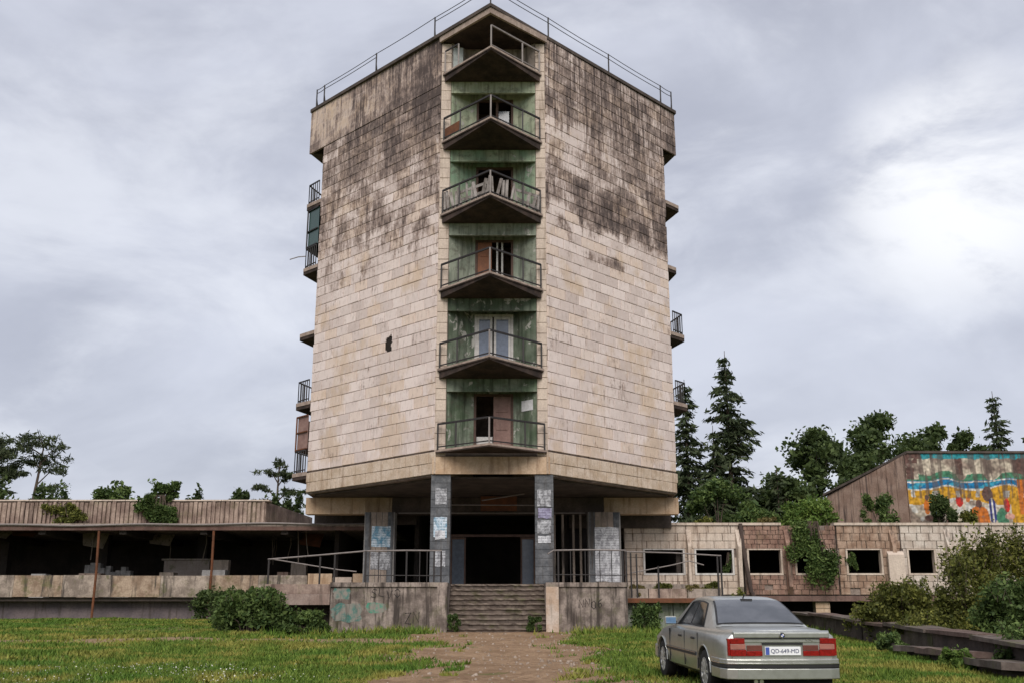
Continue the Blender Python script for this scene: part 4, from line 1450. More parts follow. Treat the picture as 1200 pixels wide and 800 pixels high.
q = NM('silver_green_paint')
nn = q.noise(q.pos, 9, 4, 0.6)
cc = q.mix(q.ss(nn, 0.35, 0.7), (0.44, 0.45, 0.42), (0.38, 0.385, 0.355))
paint = q.done(cc, 0.30, 0.5, 0.7)
q.b.inputs['Coat Weight'].default_value = 0.35
q.b.inputs['Coat Roughness'].default_value = 0.12
black_trim = plain('black_rubber_trim', (0.02, 0.02, 0.021), 0.55, 0.4)
tyre_m = plain('tyre_rubber', (0.022, 0.021, 0.02), 0.85, 0.25)
alloy = plain('dull_alloy', (0.48, 0.48, 0.46), 0.35, 0.5, 0.4)
chrome = plain('chrome', (0.6, 0.6, 0.6), 0.15, 0.5, 0.9, var=.1)
q = NM('tinted_window')
cc = q.mix(q.ss(q.noise(q.pos, 3, 3, 0.5), 0.3, 0.7), (0.012, 0.015, 0.017), (0.03, 0.035, 0.038))
win_m = q.done(cc, 0.04, 0.7)
q.b.inputs['IOR'].default_value = 1.7
q = NM('dusty_rear_window')
cc = q.mix(q.ss(q.noise(q.pos, 3, 4, 0.6), 0.3, 0.7), (0.035, 0.04, 0.046), (0.075, 0.08, 0.09))
rwin_m = q.done(cc, 0.08, 0.8)
q.b.inputs['IOR'].default_value = 2.0
red_l = plain('red_lens', (0.27, 0.008, 0.008), 0.15, 0.6, var=.45, scale=30)
pale_l = plain('clear_lens', (0.36, 0.15, 0.12), 0.2, 0.6)
dark_l = plain('smoked_lens', (0.16, 0.05, 0.04), 0.2, 0.6)
plate_m = plain('plate_white', (0.78, 0.79, 0.80), 0.4, 0.4, var=.06)
plate_ink = plain('plate_ink', (0.03, 0.04, 0.12), 0.5)
plate_blue = plain('plate_blue', (0.06, 0.10, 0.38), 0.5)
under_m = plain('underbody', (0.015, 0.014, 0.014), 0.9, 0.1)

# lower body: stations (y, bottom, low half width, max half width, shoulder height, shoulder half width, deck height)
ST = [(0.045, 0.34, 0.70, 0.755, 0.80, 0.735, 0.90), (0.07, 0.33, 0.76, 0.815, 0.845, 0.775, 0.952), (0.16, 0.31, 0.80, 0.842, 0.872, 0.80, 0.965), (0.45, 0.27, 0.82, 0.862, 0.885, 0.825, 0.978),
      (0.80, 0.25, 0.83, 0.872, 0.892, 0.838, 0.985), (1.10, 0.24, 0.835, 0.876, 0.896, 0.842, 0.985), (1.60, 0.23, 0.835, 0.876, 0.900, 0.842, 0.975), (2.3, 0.23, 0.835, 0.876, 0.900, 0.842, 0.965),
      (3.0, 0.23, 0.835, 0.874, 0.895, 0.838, 0.960), (3.4, 0.23, 0.83, 0.870, 0.885, 0.825, 0.955), (3.86, 0.24, 0.825, 0.862, 0.855, 0.80, 0.90), (4.3, 0.25, 0.80, 0.845, 0.80, 0.76, 0.835), (4.60, 0.30, 0.74, 0.80, 0.72, 0.70, 0.745), (4.70, 0.34, 0.66, 0.72, 0.66, 0.62, 0.68)]
g = G()
ringn = None
for (y, zb, wl_w, wm, zs, wsh, zd) in ST:
    half = [(0.0, zb), (wl_w * 0.85, zb), (wl_w, zb + 0.07), (wm * 0.993, 0.45), (wm, 0.53), (wm, 0.60), (wm - 0.006, (0.60 + zs) / 2), (wsh + 0.022, zs - 0.035), (wsh, zs), (wsh - 0.05, zs + (zd - zs) * 0.42), (wsh * 0.80, zs + (zd - zs) * 0.80), (wsh * 0.45, zs + (zd - zs) * 0.96), (0.0, zd)]
    ring = [(x, z) for x, z in half] + [(-x, z) for x, z in half[-2:0:-1]]
    ringn = len(ring)
    g.v += [(x, y, z) for x, z in ring]
for s in range(len(ST) - 1):
    for k in range(ringn):
        l = (k + 1) % ringn
        g.f.append((s * ringn + k, s * ringn + l, (s + 1) * ringn + l, (s + 1) * ringn + k))
g.f.append(tuple(range(ringn)))
g.f.append(tuple(reversed(range((len(ST) - 1) * ringn, len(ST) * ringn))))
body = mk('body', g, paint, car, local=True, smooth=True, sharp=40)
# wheel arches cut out of the body
AX = (1.10, 3.86)
cut = G()
for y in AX:
    for s in (-1, 1):
        prof = [(0.0, 0.365), (0.30, 0.365)]
        c_ = G().lathe((s * 0.62 if s > 0 else -0.92, y, 0.325), 'x', prof, 36)
        i0 = len(cut.v)
        cut.v += c_.v
        cut.f += [tuple(i0 + k for k in f_) for f_ in c_.f]
cutter = mk('arch_cutter', cut, under_m)
bo = body.modifiers.new('arches', 'BOOLEAN')
bo.operation = 'DIFFERENCE'
bo.solver = 'EXACT'
cutter.matrix_world = Matrix.Identity(4)
cutter.parent = car
bpy.context.view_layer.update()
dg = bpy.context.evaluated_depsgraph_get()
bo.object = cutter
bpy.context.view_layer.update()
dg = bpy.context.evaluated_depsgraph_get()
newme = bpy.data.meshes.new_from_object(body.evaluated_get(dg))
body.modifiers.clear()
body.data = newme
bm = bmesh.new()
bm.from_mesh(newme)
for f_ in bm.faces:
    f_.smooth = True
for e_ in bm.edges:
    e_.smooth = not (len(e_.link_faces) == 2 and e_.calc_face_angle(0) > R(38))
bm.to_mesh(newme)
bm.free()
bpy.data.objects.remove(cutter)

# wheels and wells
for y in AX:
    for s in (-1, 1):
        cx = s * 0.765
        mk('wheel_well', G().lathe((s * 0.55, y, 0.325), 'x', [(-.06 * s, 0.36), (0.0, 0.362)], 24), under_m, car, local=True)
        w = mk('wheel', G().lathe((cx, y, 0.315), 'x', [(s * a_, r_) for a_, r_ in ((-.10, 0.20), (-.10, 0.28), (-.085, 0.307), (-.05, 0.315), (.05, 0.315), (.085, 0.307), (.10, 0.28), (.10, 0.205), (.02, 0.19))], 32), tyre_m, car, local=True, smooth=True)
        rim = G().lathe((cx + s * .04, y, 0.315), 'x', [(0.0, 0.20), (s * .055, 0.205), (s * .058, 0.19), (s * .03, 0.178), (s * .012, 0.10), (s * .03, 0.055), (s * .05, 0.05)], 28)
        rm_ = mk('rim', rim, alloy, w, local=True, smooth=True)
        for k in range(10):
            t = 2 * math.pi * k / 10
            p0 = (cx + s * .082, y + .05 * math.cos(t), 0.315 + .05 * math.sin(t))
            p1 = (cx + s * .088, y + .185 * math.cos(t), 0.315 + .185 * math.sin(t))
            mk('spoke', G().bar(p0, p1, 0.028, 0.03), alloy, w, local=True)

# greenhouse, defined by the roofline
PROF = [(0.88, 0.985), (1.00, 1.030), (1.20, 1.145), (1.42, 1.262), (1.60, 1.338), (1.78, 1.378), (2.05, 1.403), (2.40, 1.408), (2.68, 1.388), (2.86, 1.33), (3.10, 1.19), (3.35, 1.04), (3.50, 0.950)]


def ztop(y):
    for (a, za), (b, zb) in zip(PROF, PROF[1:]):
        if a <= y <= b:
            return za + (zb - za) * (y - a) / (b - a)
    return PROF[0][1] if y < PROF[0][0] else PROF[-1][1]


def hw_base(y):
    return 0.775 - 0.05 * max(0, (1.3 - y)) - 0.05 * max(0, y - 2.9)


def hw_top(y):
    k = (ztop(y) - 0.95) / 0.458
    return 0.745 - 0.20 * min(max(k, 0), 1)


ZBELT = 0.90


def side_pt(y, t, off=0.0):
    zt = ztop(y) - 0.035
    x = hw_base(y) + (hw_top(y) - hw_base(y)) * t
    return (x + off, y, ZBELT + (zt - ZBELT) * t + off * 0.35)


g = G()
n_h = None
for y, _ in PROF:
    half = [side_pt(y, t) for t in (0, .25, .5, .75, .93)]
    zt, ht = ztop(y), hw_top(y)
    half += [(ht * 0.97, y, zt - 0.022), (ht * 0.85, y, zt - 0.008), (ht * 0.5, y, zt - 0.002), (0, y, zt)]
    ring = half + [(-x, yy, z) for x, yy, z in half[-2::-1]]
    n_h = len(ring)
    g.v += ring
for s in range(len(PROF) - 1):
    for k in range(n_h - 1):
        g.f.append((s * n_h + k, s * n_h + k + 1, (s + 1) * n_h + k + 1, (s + 1) * n_h + k))
roof = mk('cabin', g, paint, car, local=True, smooth=True, sharp=50)


def grid_mesh(fn, nu, nv):
    g = G()
    for j in range(nv + 1):
        for i in range(nu + 1):
            g.v.append(fn(i / nu, j / nv))
    for j in range(nv):
        for i in range(nu):
            a = j * (nu + 1) + i
            g.f.append((a, a + 1, a + nu + 2, a + nu + 1))
    return g


def top_pt(y, x, off):
    zt, ht = ztop(y), hw_top(y)
    return (x, y - off * .5, zt - 0.02 * (abs(x) / ht) ** 4 + off)


def rear_glass(off, m0, m1, inset):
    def f_(u, v):
        y = m0 + (m1 - m0) * v
        hw = (hw_top(y) - 0.015 - inset)
        return top_pt(y, -hw + 2 * hw * u, off)
    return grid_mesh(f_, 14, 10)


mk('window_seal', rear_glass(0.005, 0.955, 1.665, 0.012), black_trim, car, local=True, smooth=True, fix=False)
rg = mk('rear_window', rear_glass(0.010, 0.985, 1.635, 0.042), rwin_m, car, local=True, smooth=True, fix=False)
mk('brake_light', G().box(-.09, .09, 1.60, 1.66, 1.345, 1.372), black_trim, car, local=True)
mk('windscreen', grid_mesh(lambda u, v: (lambda y, hw: top_pt(y, -hw + 2 * hw * u, .008))(2.84 + .58 * v, hw_top(2.84 + .58 * v) - .05), 10, 6), win_m, car, local=True, smooth=True, fix=False)


def side_glass(s, ya0, ya1, yb0, yb1, t0, t1, off, mat, name):
    """trapezium on the cabin side: bottom edge ya0..ya1, top edge yb0..yb1"""
    def f_(u, v):
        y = (ya0 + (ya1 - ya0) * u) * (1 - v) + (yb0 + (yb1 - yb0) * u) * v
        x, yy, z = side_pt(y, t0 + (t1 - t0) * v, off)
        return (s * x, yy, z)
    return mk(name, grid_mesh(f_, 8, 6), mat, car, local=True, smooth=True, fix=False)


for s in (-1, 1):
    side_glass(s, 1.42, 3.22, 1.72, 2.74, 0.10, 0.93, 0.004, black_trim, 'window_trim')
    side_glass(s, 1.48, 2.20, 1.77, 2.18, 0.15, 0.88, 0.009, win_m, 'side_window')
    side_glass(s, 2.28, 3.14, 2.26, 2.70, 0.15, 0.88, 0.009, win_m, 'side_window')
    # mirror
    mx = s * 0.90
    mr = mk('wing_mirror', G().prism([(mx - .10, 3.02), (mx + .10, 3.02), (mx + .08, 3.16), (mx - .08, 3.16)], 0.93, 1.06), plain('mirror_shell', (0.30, 0.31, 0.29), .35) if s < 0 else bpy.data.materials['mirror_shell'], car, local=True, bevel=.02)
    mk('mirror_glass', G().box(mx - .085, mx + .085, 3.012, 3.018, 0.945, 1.045), plain('mirror_blue', (0.12, 0.22, 0.36), .08, .8), mr, local=True)
    mk('mirror_foot', G().bar((s * .79, 3.07, .955), (mx, 3.07, .965), .06), black_trim, car, local=True)
    # side rub strip, sill, door seams, handles
    mk('rub_strip', G().box(min(s * .868, s * .892), max(s * .868, s * .892), 1.50, 3.48, 0.515, 0.57), black_trim, car, local=True)
    mk('strip_line', G().box(min(s * .885, s * .896), max(s * .885, s * .896), 1.50, 3.48, 0.558, 0.567), chrome, car, local=True)
    for y in (1.42, 2.24, 3.26):
        mk('door_seam', G().box(min(s * .860, s * .8775), max(s * .860, s * .8775), y, y + .012, 0.33, 0.86), black_trim, car, local=True)
    for y in (1.62, 2.44):
        mk('door_handle', G().box(min(s * .865, s * .893), max(s * .865, s * .893), y, y + .16, 0.755, 0.79), black_trim, car, local=True, bevel=.008)
    # arch lips
    for ya in AX:
        pts = [(s * .868, ya + .372 * math.cos(t), .325 + .372 * math.sin(t)) for t in [math.pi * (k / 16) for k in range(17)]]
        mk('arch_lip', G().tube(pts, 0.014, 6), paint, car, local=True, smooth=True)

# rear bumper wraps the corners
def bumper_plan(w, y_rear, y_side, out):
    return [(-w - out, y_side), (-w - out, .22), (-w + .02, y_rear + .05), (-w + .16, y_rear - .005), (-.35, y_rear - .03), (.35, y_rear - .03), (w - .16, y_rear - .005), (w - .02, y_rear + .05), (w + out, .22), (w + out, y_side)]


def wrap(plan, z0, z1, depth):
    inner = [(x * (1 - depth / .9), y + depth) for x, y in plan]
    g = G()
    n = len(plan)
    for x, y in plan:
        g.v += [(x, y, z0), (x, y, z1)]
    for x, y in inner:
        g.v += [(x, y, z0), (x, y, z1)]
    for k in range(n - 1):
        a, b = 2 * k, 2 * k + 2
        c, d = 2 * n + a, 2 * n + b
        g.f += [(a, b, b + 1, a + 1), (c + 1, d + 1, d, c), (a + 1, b + 1, d + 1, c + 1), (c, d, b, a)]
    return g


bp = bumper_plan(0.845, -0.02, 0.66, 0.030)
bump_ = mk('rear_bumper', wrap(bp, 0.285, 0.432, .10), paint, car, local=True, bevel=.012)
mk('bumper_top', wrap(bp, 0.50, 0.56, .10), paint, bump_, local=True, bevel=.012)
mk('bumper_strip', wrap([(x * 1.004, y - .006) for x, y in bp], 0.435, 0.497, .10), black_trim, bump_, local=True, bevel=.01)
mk('bumper_bright_line', wrap([(x * 1.009, y - .013) for x, y in bp], 0.492, 0.503, .03), chrome, bump_, local=True)
mk('rear_valance', G().box(-.72, .72, 0.06, .6, 0.22, 0.30), under_m, car, local=True)
for x in (-.42, -.34):
    mk('exhaust_tip', G().lathe((x, -0.01, 0.255), 'y', [(0, .030), (.16, .032)], 14), chrome, car, local=True)
# front bumper
fb = [(-.86, 3.44 + .8), (-.86, 4.45), (-.70, 4.74), (.70, 4.74), (.86, 4.45), (.86, 3.44 + .8)]
mk('front_bumper', G().prism([(.86, 4.26), (.86, 4.5), (.66, 4.76), (-.66, 4.76), (-.86, 4.5), (-.86, 4.26)], .30, .54), paint, car, local=True, bevel=.03)

# tail: panel, lamps, plate, badge, lettering
ty = 0.026
mk('tail_panel', G().box(-.735, .735, ty + .006, .09, 0.555, 0.84), paint, car, local=True, bevel=.01)
lid = mk('boot_lid', G().prism([(-.70, 0.022), (.70, 0.022), (.72, .09), (-.72, .09)], 0.848, [0.925, 0.925, 0.955, 0.955]), paint, car, local=True, bevel=.012)
mk('lid_shadow_gap', G().box(-.56, .56, ty - .002, ty + .02, 0.832, 0.846), black_trim, car, local=True)
for s in (-1, 1):
    def bx(a, b, z0, z1, m, name, yo=0.0, par=None):
        return mk(name, G().box(min(s * a, s * b), max(s * a, s * b), ty - .014 - yo, ty + .01, z0, z1), m, par or car, local=True, bevel=.004)
    tl = bx(.535, .765, 0.600, 0.690, red_l, 'tail_lamp')
    bx(.555, .765, 0.768, 0.845, red_l, 'lamp_lens', 0, tl)
    bx(.545, .765, 0.694, 0.764, pale_l, 'lamp_lens', 0, tl)
    bx(.300, .530, 0.600, 0.672, red_l, 'lamp_lens', 0, tl)
    bx(.300, .525, 0.676, 0.750, dark_l, 'lamp_lens', -.003, tl)
    mk('lamp_wrap', G().box(min(s * .765, s * .800), max(s * .765, s * .800), ty + .0, .20, 0.605, 0.84), red_l, tl, local=True, bevel=.006)
mk('handle_strip', G().box(-.30, .30, ty - .012, ty + .01, 0.755, 0.785), black_trim, car, local=True)
mk('tail_line', G().box(-.56, .56, ty - .004, ty + .01, 0.790, 0.800), chrome, car, local=True)
plate = mk('number_plate', G().box(-.262, .262, ty - .020, ty + .004, 0.612, 0.728), plate_m, car, local=True, bevel=.004)
mk('plate_strip', G().box(-.256, -.200, ty - .0225, ty - .0202, 0.618, 0.722), plate_blue, plate, local=True)


def lettering(body_, size, loc, mat, parent, name, align='CENTER'):
    cu = bpy.data.curves.new(name, 'FONT')
    cu.body = body_
    cu.size = size
    cu.extrude = 0.001
    cu.align_x = align
    tmp = bpy.data.objects.new(name + '_tmp', cu)
    COL.objects.link(tmp)
    bpy.context.view_layer.update()
    me = bpy.data.meshes.new_from_object(tmp.evaluated_get(bpy.context.evaluated_depsgraph_get()))
    bpy.data.objects.remove(tmp)
    me.transform(Matrix.Translation(Vector(loc)) @ Matrix.Rotation(R(90), 4, 'X'))
    me.materials.clear()
    me.materials.append(mat)
    o = bpy.data.objects.new(name, me)
    COL.objects.link(o)
    o.parent = parent
    return o


lettering('QD-649-MD', 0.080, (0.028, ty - .0225, 0.643), plate_ink, plate, 'plate_lettering')
lettering('525i', 0.062, (0.40, ty - .006, 0.792), chrome, car, 'model_lettering')
bd_ = mk('badge', G().lathe((0.0, 0.012, 0.885), 'y', [(-.014, .030), (-.014, .041), (.004, .043)], 24), chrome, car, local=True)
mk('badge_field', G().lathe((0.0, -0.003, 0.885), 'y', [(-.003, .034), (.002, .036)], 24), black_trim, bd_, local=True)
for a0, m in ((0, plate_m), (1, plate_blue), (2, plate_m), (3, plate_blue)):
    g = G()
    pts = [(0.0, -.0075, 0.885)] + [(.023 * math.cos(a0 * math.pi / 2 + t * math.pi / 16), -.0075, 0.885 + .023 * math.sin(a0 * math.pi / 2 + t * math.pi / 16)) for t in range(9)]
    g.poly(pts)
    mk('badge_quarter', g, m, bd_, local=True, fix=False)
mk('aerial', G().tube([(0.0, 1.80, 1.375), (0.0, 1.72, 1.44)], .012, 6), black_trim, car, local=True)

# ------------------------------------------------------------------ vegetation
def leaf_mat(name, a, b, trans=0.25, warm=None):
    q = NM(name)
    geo = q.new('ShaderNodeNewGeometry')
    rnd = geo.outputs['Random Per Island']
    c = q.mix(rnd, a, b)
    n = q.noise(q.pos, 0.8, 3, 0.5)
    c = q.mix(q.ss(n, 0.4, 0.65, 0, 0.55), c, warm or tuple(x * 0.6 for x in a))
    q.done(c, 0.65, 0.25)
    tr = q.new('ShaderNodeBsdfTranslucent')
    q.put(tr.inputs['Color'], c)
    mx = q.new('ShaderNodeMixShader')
    mx.inputs[0].default_value = trans
    q.t.links.new(q.b.outputs[0], mx.inputs[1])
    q.t.links.new(tr.outputs[0], mx.inputs[2])
    out = [n_ for n_ in q.t.nodes if n_.type == 'OUTPUT_MATERIAL'][0]
    q.t.links.new(mx.outputs[0], out.inputs['Surface'])
    return q.m


bark = weathered('bark', (0.07, 0.052, 0.04), (0.12, 0.09, 0.07), 3.0, streak=0.4)
lf_dark = leaf_mat('dark_leaves', (0.034, 0.058, 0.017), (0.10, 0.14, 0.042))
lf_mid = leaf_mat('green_leaves', (0.036, 0.072, 0.018), (0.165, 0.23, 0.065))
lf_bright = leaf_mat('bright_leaves', (0.06, 0.12, 0.02), (0.20, 0.28, 0.06))
lf_olive = leaf_mat('olive_leaves', (0.06, 0.078, 0.016), (0.25, 0.25, 0.055))
lf_fir = leaf_mat('fir_needles', (0.030, 0.046, 0.02), (0.078, 0.10, 0.042), 0.18)
lf_pine = leaf_mat('pine_needles', (0.036, 0.052, 0.024), (0.09, 0.11, 0.048), 0.18)
lf_dry = leaf_mat('dry_leaves', (0.16, 0.13, 0.045), (0.26, 0.22, 0.09))


def leaf_quads(C, L, W, rng, up=0.0, D=None):
    """diamond leaves at centres C with half length L and half width W"""
    n = len(C)
    t = rng.normal(size=(n, 3))
    if D is not None:
        t = D + 0.35 * t
    t /= np.linalg.norm(t, axis=1)[:, None] + 1e-9
    r = rng.normal(size=(n, 3))
    r[:, 2] += up
    s = np.cross(t, r)
    s /= np.linalg.norm(s, axis=1)[:, None] + 1e-9
    k = (0.45 + 1.1 * rng.random((n, 1)) ** 1.5)
    V = np.empty((n, 4, 3))
    V[:, 0] = C - t * L * k
    V[:, 1] = C + s * W * k
    V[:, 2] = C + t * L * k
    V[:, 3] = C - s * W * k
    return V.reshape(-1, 3), np.arange(4 * n).reshape(n, 4)


def in_blob(n, c, r, rng, shell=0.55):
    p = rng.normal(size=(n, 3))
    p /= np.linalg.norm(p, axis=1)[:, None]
    rad = shell + (1 - shell) * rng.random((n, 1))
    rad *= (1 + 0.16 * rng.normal(size=(n, 1)))
    return np.array(c) + p * rad * np.array(r)


def broadleaf(name, base, h, spread, mat, seed, label, cat='tree', group=None, clumps=34, per=260, leaf=0.16, lean=0.0, low=0.35, trunk_r=0.16):
    """tapered trunk, forking limbs, crown of many leaf clumps with gaps"""
    rng = np.random.default_rng(seed)
    rr = random.Random(seed)
    t = thing(name, base, label, cat, group)
    bx_, by_, bz_ = base
    g = G()
    top = (bx_ + lean, by_, bz_ + h * 0.8)
    pts = [(bx_, by_, bz_ - .2), (bx_ + lean * .3 + rr.uniform(-.1, .1), by_, bz_ + h * .3), (bx_ + lean * .7, by_ + rr.uniform(-.2, .2), bz_ + h * .55), top]
    g.tube(pts, [trunk_r, trunk_r * .8, trunk_r * .5, trunk_r * .15], 7)
    C = []
    for k in range(clumps):
        zf = low + (1 - low) * rr.random() ** 0.8
        prof = math.sin(min(1.0, (zf - low) / (1 - low) * 0.85 + 0.18) * math.pi) ** 0.6
        a = rr.uniform(0, 2 * math.pi)
        rad = spread * prof * (0.35 + 0.65 * math.sqrt(rr.random()))
        c = (bx_ + lean * zf + rad * math.cos(a), by_ + rad * math.sin(a), bz_ + h * zf * 0.96)
        s = spread * rr.uniform(0.16, 0.33)
        m = int(per * rr.uniform(.6, 1.3))
        C.append(in_blob(m, c, (s, s, s * .68), rng, 0.35))
        if k % 3 == 0:
            zz = max(0.25, zf - 0.25)
            p0 = Vector((bx_ + lean * zz, by_, bz_ + h * zz * .85))
            g.tube([p0, p0.lerp(Vector(c), .5) + Vector((0, 0, .1 * s)), c], [trunk_r * .35, trunk_r * .22, trunk_r * .08], 5)
    mk('trunk', g, bark, t)
    V, F = leaf_quads(np.concatenate(C), leaf, leaf * .55, rng, up=0.5)
    fast_mesh('crown', V, F, mat, t)
    return t


def conifer(name, base, h, spread, seed, label, mat=None, group=None, whorls=30, density=1.0):
    rng = np.random.default_rng(seed)
    rr = random.Random(seed)
    t = thing(name, base, label, 'tree', group)
    x, y, z = base
    g = G().tube([(x, y, z - .2), (x, y, z + h * .5), (x, y, z + h)], [h * .014, h * .009, .02], 7)
    C, D = [], []
    for w in range(whorls):
        f_ = 0.12 + 0.87 * w / whorls
        zz = z + h * f_
        ln = spread * (1 - f_) ** 0.85 * rr.uniform(.7, 1.12) + 0.22
        nb = 8 if f_ < .75 else 5
        for b in range(nb):
            if rr.random() < 0.12:
                continue
            a = rr.uniform(0, 2 * math.pi)
            L = ln * rr.uniform(.4, 1.2)
            up = rr.uniform(-.25, .1)
            tip = Vector((x + L * math.cos(a), y + L * math.sin(a), zz + L * up))
            p0 = Vector((x, y, zz))
            if L > .8 and b % 2 == 0:
                g.tube([p0, p0.lerp(tip, .5) + Vector((0, 0, -.04 * L)), tip], [.03, .02, .008], 4)
            m = max(8, int(L * 27 * density))
            for k in range(m):
                s = (k + rr.random()) / m
                s = 0.12 + .9 * s
                p = p0.lerp(tip, s)
                wdt = .34 * L * (1 - s) * .5 + .13
                C.append((p.x + rr.gauss(0, wdt), p.y + rr.gauss(0, wdt), p.z - .10 * L * s * s - abs(rr.gauss(0, .13))))
                D.append((math.cos(a) * .9, math.sin(a) * .9, -.5))
    mk('trunk', g, bark, t)
    V, F = leaf_quads(np.array(C), 0.26, 0.075, rng, D=np.array(D))
    fast_mesh('crown', V, F, mat or lf_fir, t)
    return t


def pine(name, base, h, clumps, seed, label, lean=0.0, group=None, leaf=0.2, per=170):
    """bare leaning trunk with flat plates of needles; clumps: (dx, dz from base, rx, rz)"""
    rng = np.random.default_rng(seed)
    rr = random.Random(seed)
    t = thing(name, base, label, 'tree', group)
    x, y, z = base
    g = G().tube([(x, y, z - .2), (x + lean * .35, y, z + h * .4), (x + lean * .8, y, z + h * .75), (x + lean, y, z + h * .97)], [.17, .13, .09, .03], 7)
    C = []
    for dx, dz, rx, rz in clumps:
        c = Vector((x + dx, y + rr.uniform(-.8, .8) * rx, z + dz))
        f_ = max(.1, (dz - abs(dx) * .35) / h)
        p0 = Vector((x + lean * min(1, f_ * 1.05), y, z + h * f_ * .95))
        g.tube([p0, p0.lerp(c, .6) + Vector((0, 0, .1)), c], [.055, .04, .02], 5)
        for k in range(7):
            cc_ = (c.x + rr.gauss(0, rx * .5), c.y + rr.gauss(0, rx * .5), c.z + rr.gauss(0, rz * .5))
            C.append(in_blob(int(per * rx / 3), cc_, (rx * .5, rx * .5, rz * .75), rng, .3))
    mk('trunk', g, bark, t)
    V, F = leaf_quads(np.concatenate(C), leaf, leaf * .22, rng, up=.3)
    fast_mesh('crown', V, F, lf_pine, t)
    return t


def shrub(name, base, rx, ry, h, mat, seed, label, group=None, cat='shrub', clumps=26, per=230, leaf=0.07, sprigs=0, hang=False):
    rng = np.random.default_rng(seed)
    rr = random.Random(seed)
    t = thing(name, base, label, cat, group)
    x, y, z = base
    g = G()
    C = []
    for k in range(clumps):
        a, f_ = rr.uniform(0, 2 * math.pi), rr.random()
        wob = 0.55 + 0.5 * math.sin(f_ * 5.0 + seed) ** 2
        rad = math.sqrt(rr.random()) * (1 - .45 * f_ if not hang else wob)
        sgn = -1 if hang else 1
        c = (x + rx * rad * math.cos(a) + (0.35 * rx * math.sin(f_ * 4 + seed * 1.7) if hang else 0), y + ry * rad * math.sin(a), z + sgn * h * (.12 + .76 * f_))
        s = rr.uniform(.16, .30)
        C.append(in_blob(int(per * rr.uniform(.6, 1.3)), c, (s * rx * 1.1, s * max(ry, rx * .4), s * h * .75), rng, .3))
        if k % 2 == 0:
            g.tube([(x + rx * .2 * math.cos(a), y + ry * .2 * math.sin(a), z if not hang else z - .02), ((x + c[0]) / 2, (y + c[1]) / 2, z + (c[2] - z) * .6), c], [.025, .018, .006], 5)
    for k in range(sprigs):
        a = rr.uniform(0, 2 * math.pi)
        p0 = Vector((x + rx * .75 * rr.uniform(-1, 1), y + ry * rr.uniform(-.8, .3), z + h * rr.uniform(.55, .85)))
        p1 = p0 + Vector((rr.uniform(-.35, .35), rr.uniform(-.3, .2), rr.uniform(.3, .75))) * (h * .3)
        g.tube([p0, p1], [.010, .004], 4)
        m = 26
        s = rng.random((m, 1))
        C.append(np.array(p0) * (1 - s) + np.array(p1) * s + rng.normal(size=(m, 3)) * leaf * .9)
    mk('stem', g, bark, t)
    V, F = leaf_quads(np.concatenate(C), leaf, leaf * .5, rng, up=.6)
    fast_mesh('foliage', V, F, mat, t)
    return t


# conifers behind the right wing
GC = 'dark firs behind the side wing'
conifer('fir_tree', (15.85, 75, 0.9), 19.6, 4.3, 21, 'tallest slender dark fir standing alone right of the tower', group=GC, whorls=40, density=1.1)
conifer('fir_tree', (12.75, 75, 0.9), 17.4, 3.4, 22, 'dark fir rising close beside the right edge of the tower', group=GC, whorls=34, density=1.1)
conifer('fir_tree', (14.3, 73, 0.9), 13.6, 2.8, 23, 'shorter dark fir squeezed between two taller firs', group=GC, whorls=26)
conifer('fir_tree', (40.2, 85, 1.0), 18.6, 4.2, 24, 'dark pointed fir rising behind the painted mural wall', group=GC, whorls=34, density=1.1)
conifer('fir_tree', (18.4, 72, 0.9), 10.4, 2.6, 25, 'low dark fir at the foot of the tallest fir', group=GC, whorls=20)
# broadleaf trees behind
GB = 'broadleaf trees behind the side wing'
broadleaf('broadleaf_tree', (23.6, 80, 1.0), 14.6, 4.6, lf_dark, 31, 'round dark tree between tallest fir and the sloping roof', group=GB, clumps=44, per=300, leaf=.2)
broadleaf('broadleaf_tree', (30.6, 85, 1.0), 16.8, 5.2, lf_dark, 32, 'broad dark tree rising above the sloping side wall', group=GB, clumps=46, per=300, leaf=.22)
broadleaf('broadleaf_tree', (35.2, 85, 1.0), 16.2, 3.4, lf_dark, 33, 'narrow dark tree above the left part of the mural', group=GB, clumps=30, per=280, leaf=.2)
broadleaf('broadleaf_tree', (37.9, 86, 1.0), 15.6, 2.8, lf_dark, 34, 'small dark tree left of the fir behind the mural', group=GB, clumps=24, per=260, leaf=.2)
broadleaf('broadleaf_tree', (19.6, 74, 1.0), 10.6, 3.0, lf_dark, 35, 'low dark tree filling the gap below the tallest fir', group=GB, clumps=34, per=280, leaf=.18, low=.2)
broadleaf('broadleaf_tree', (27.0, 78, 1.0), 12.4, 3.6, lf_dark, 36, 'low dark tree just above the sloping roof edge', group=GB, clumps=30, per=260, leaf=.18, low=.2)
broadleaf('broadleaf_tree', (13.0, 66, 0.9), 9.0, 3.4, lf_mid, 37, 'green tree at the foot of the firs by the tower', group=GB, clumps=38, per=300, leaf=.15, low=.15)
broadleaf('broadleaf_tree', (44.5, 88, 1.0), 15.5, 3.6, lf_dark, 38, 'dark tree beyond the far end of the mural wall', group=GB, clumps=34, per=260, leaf=.2)
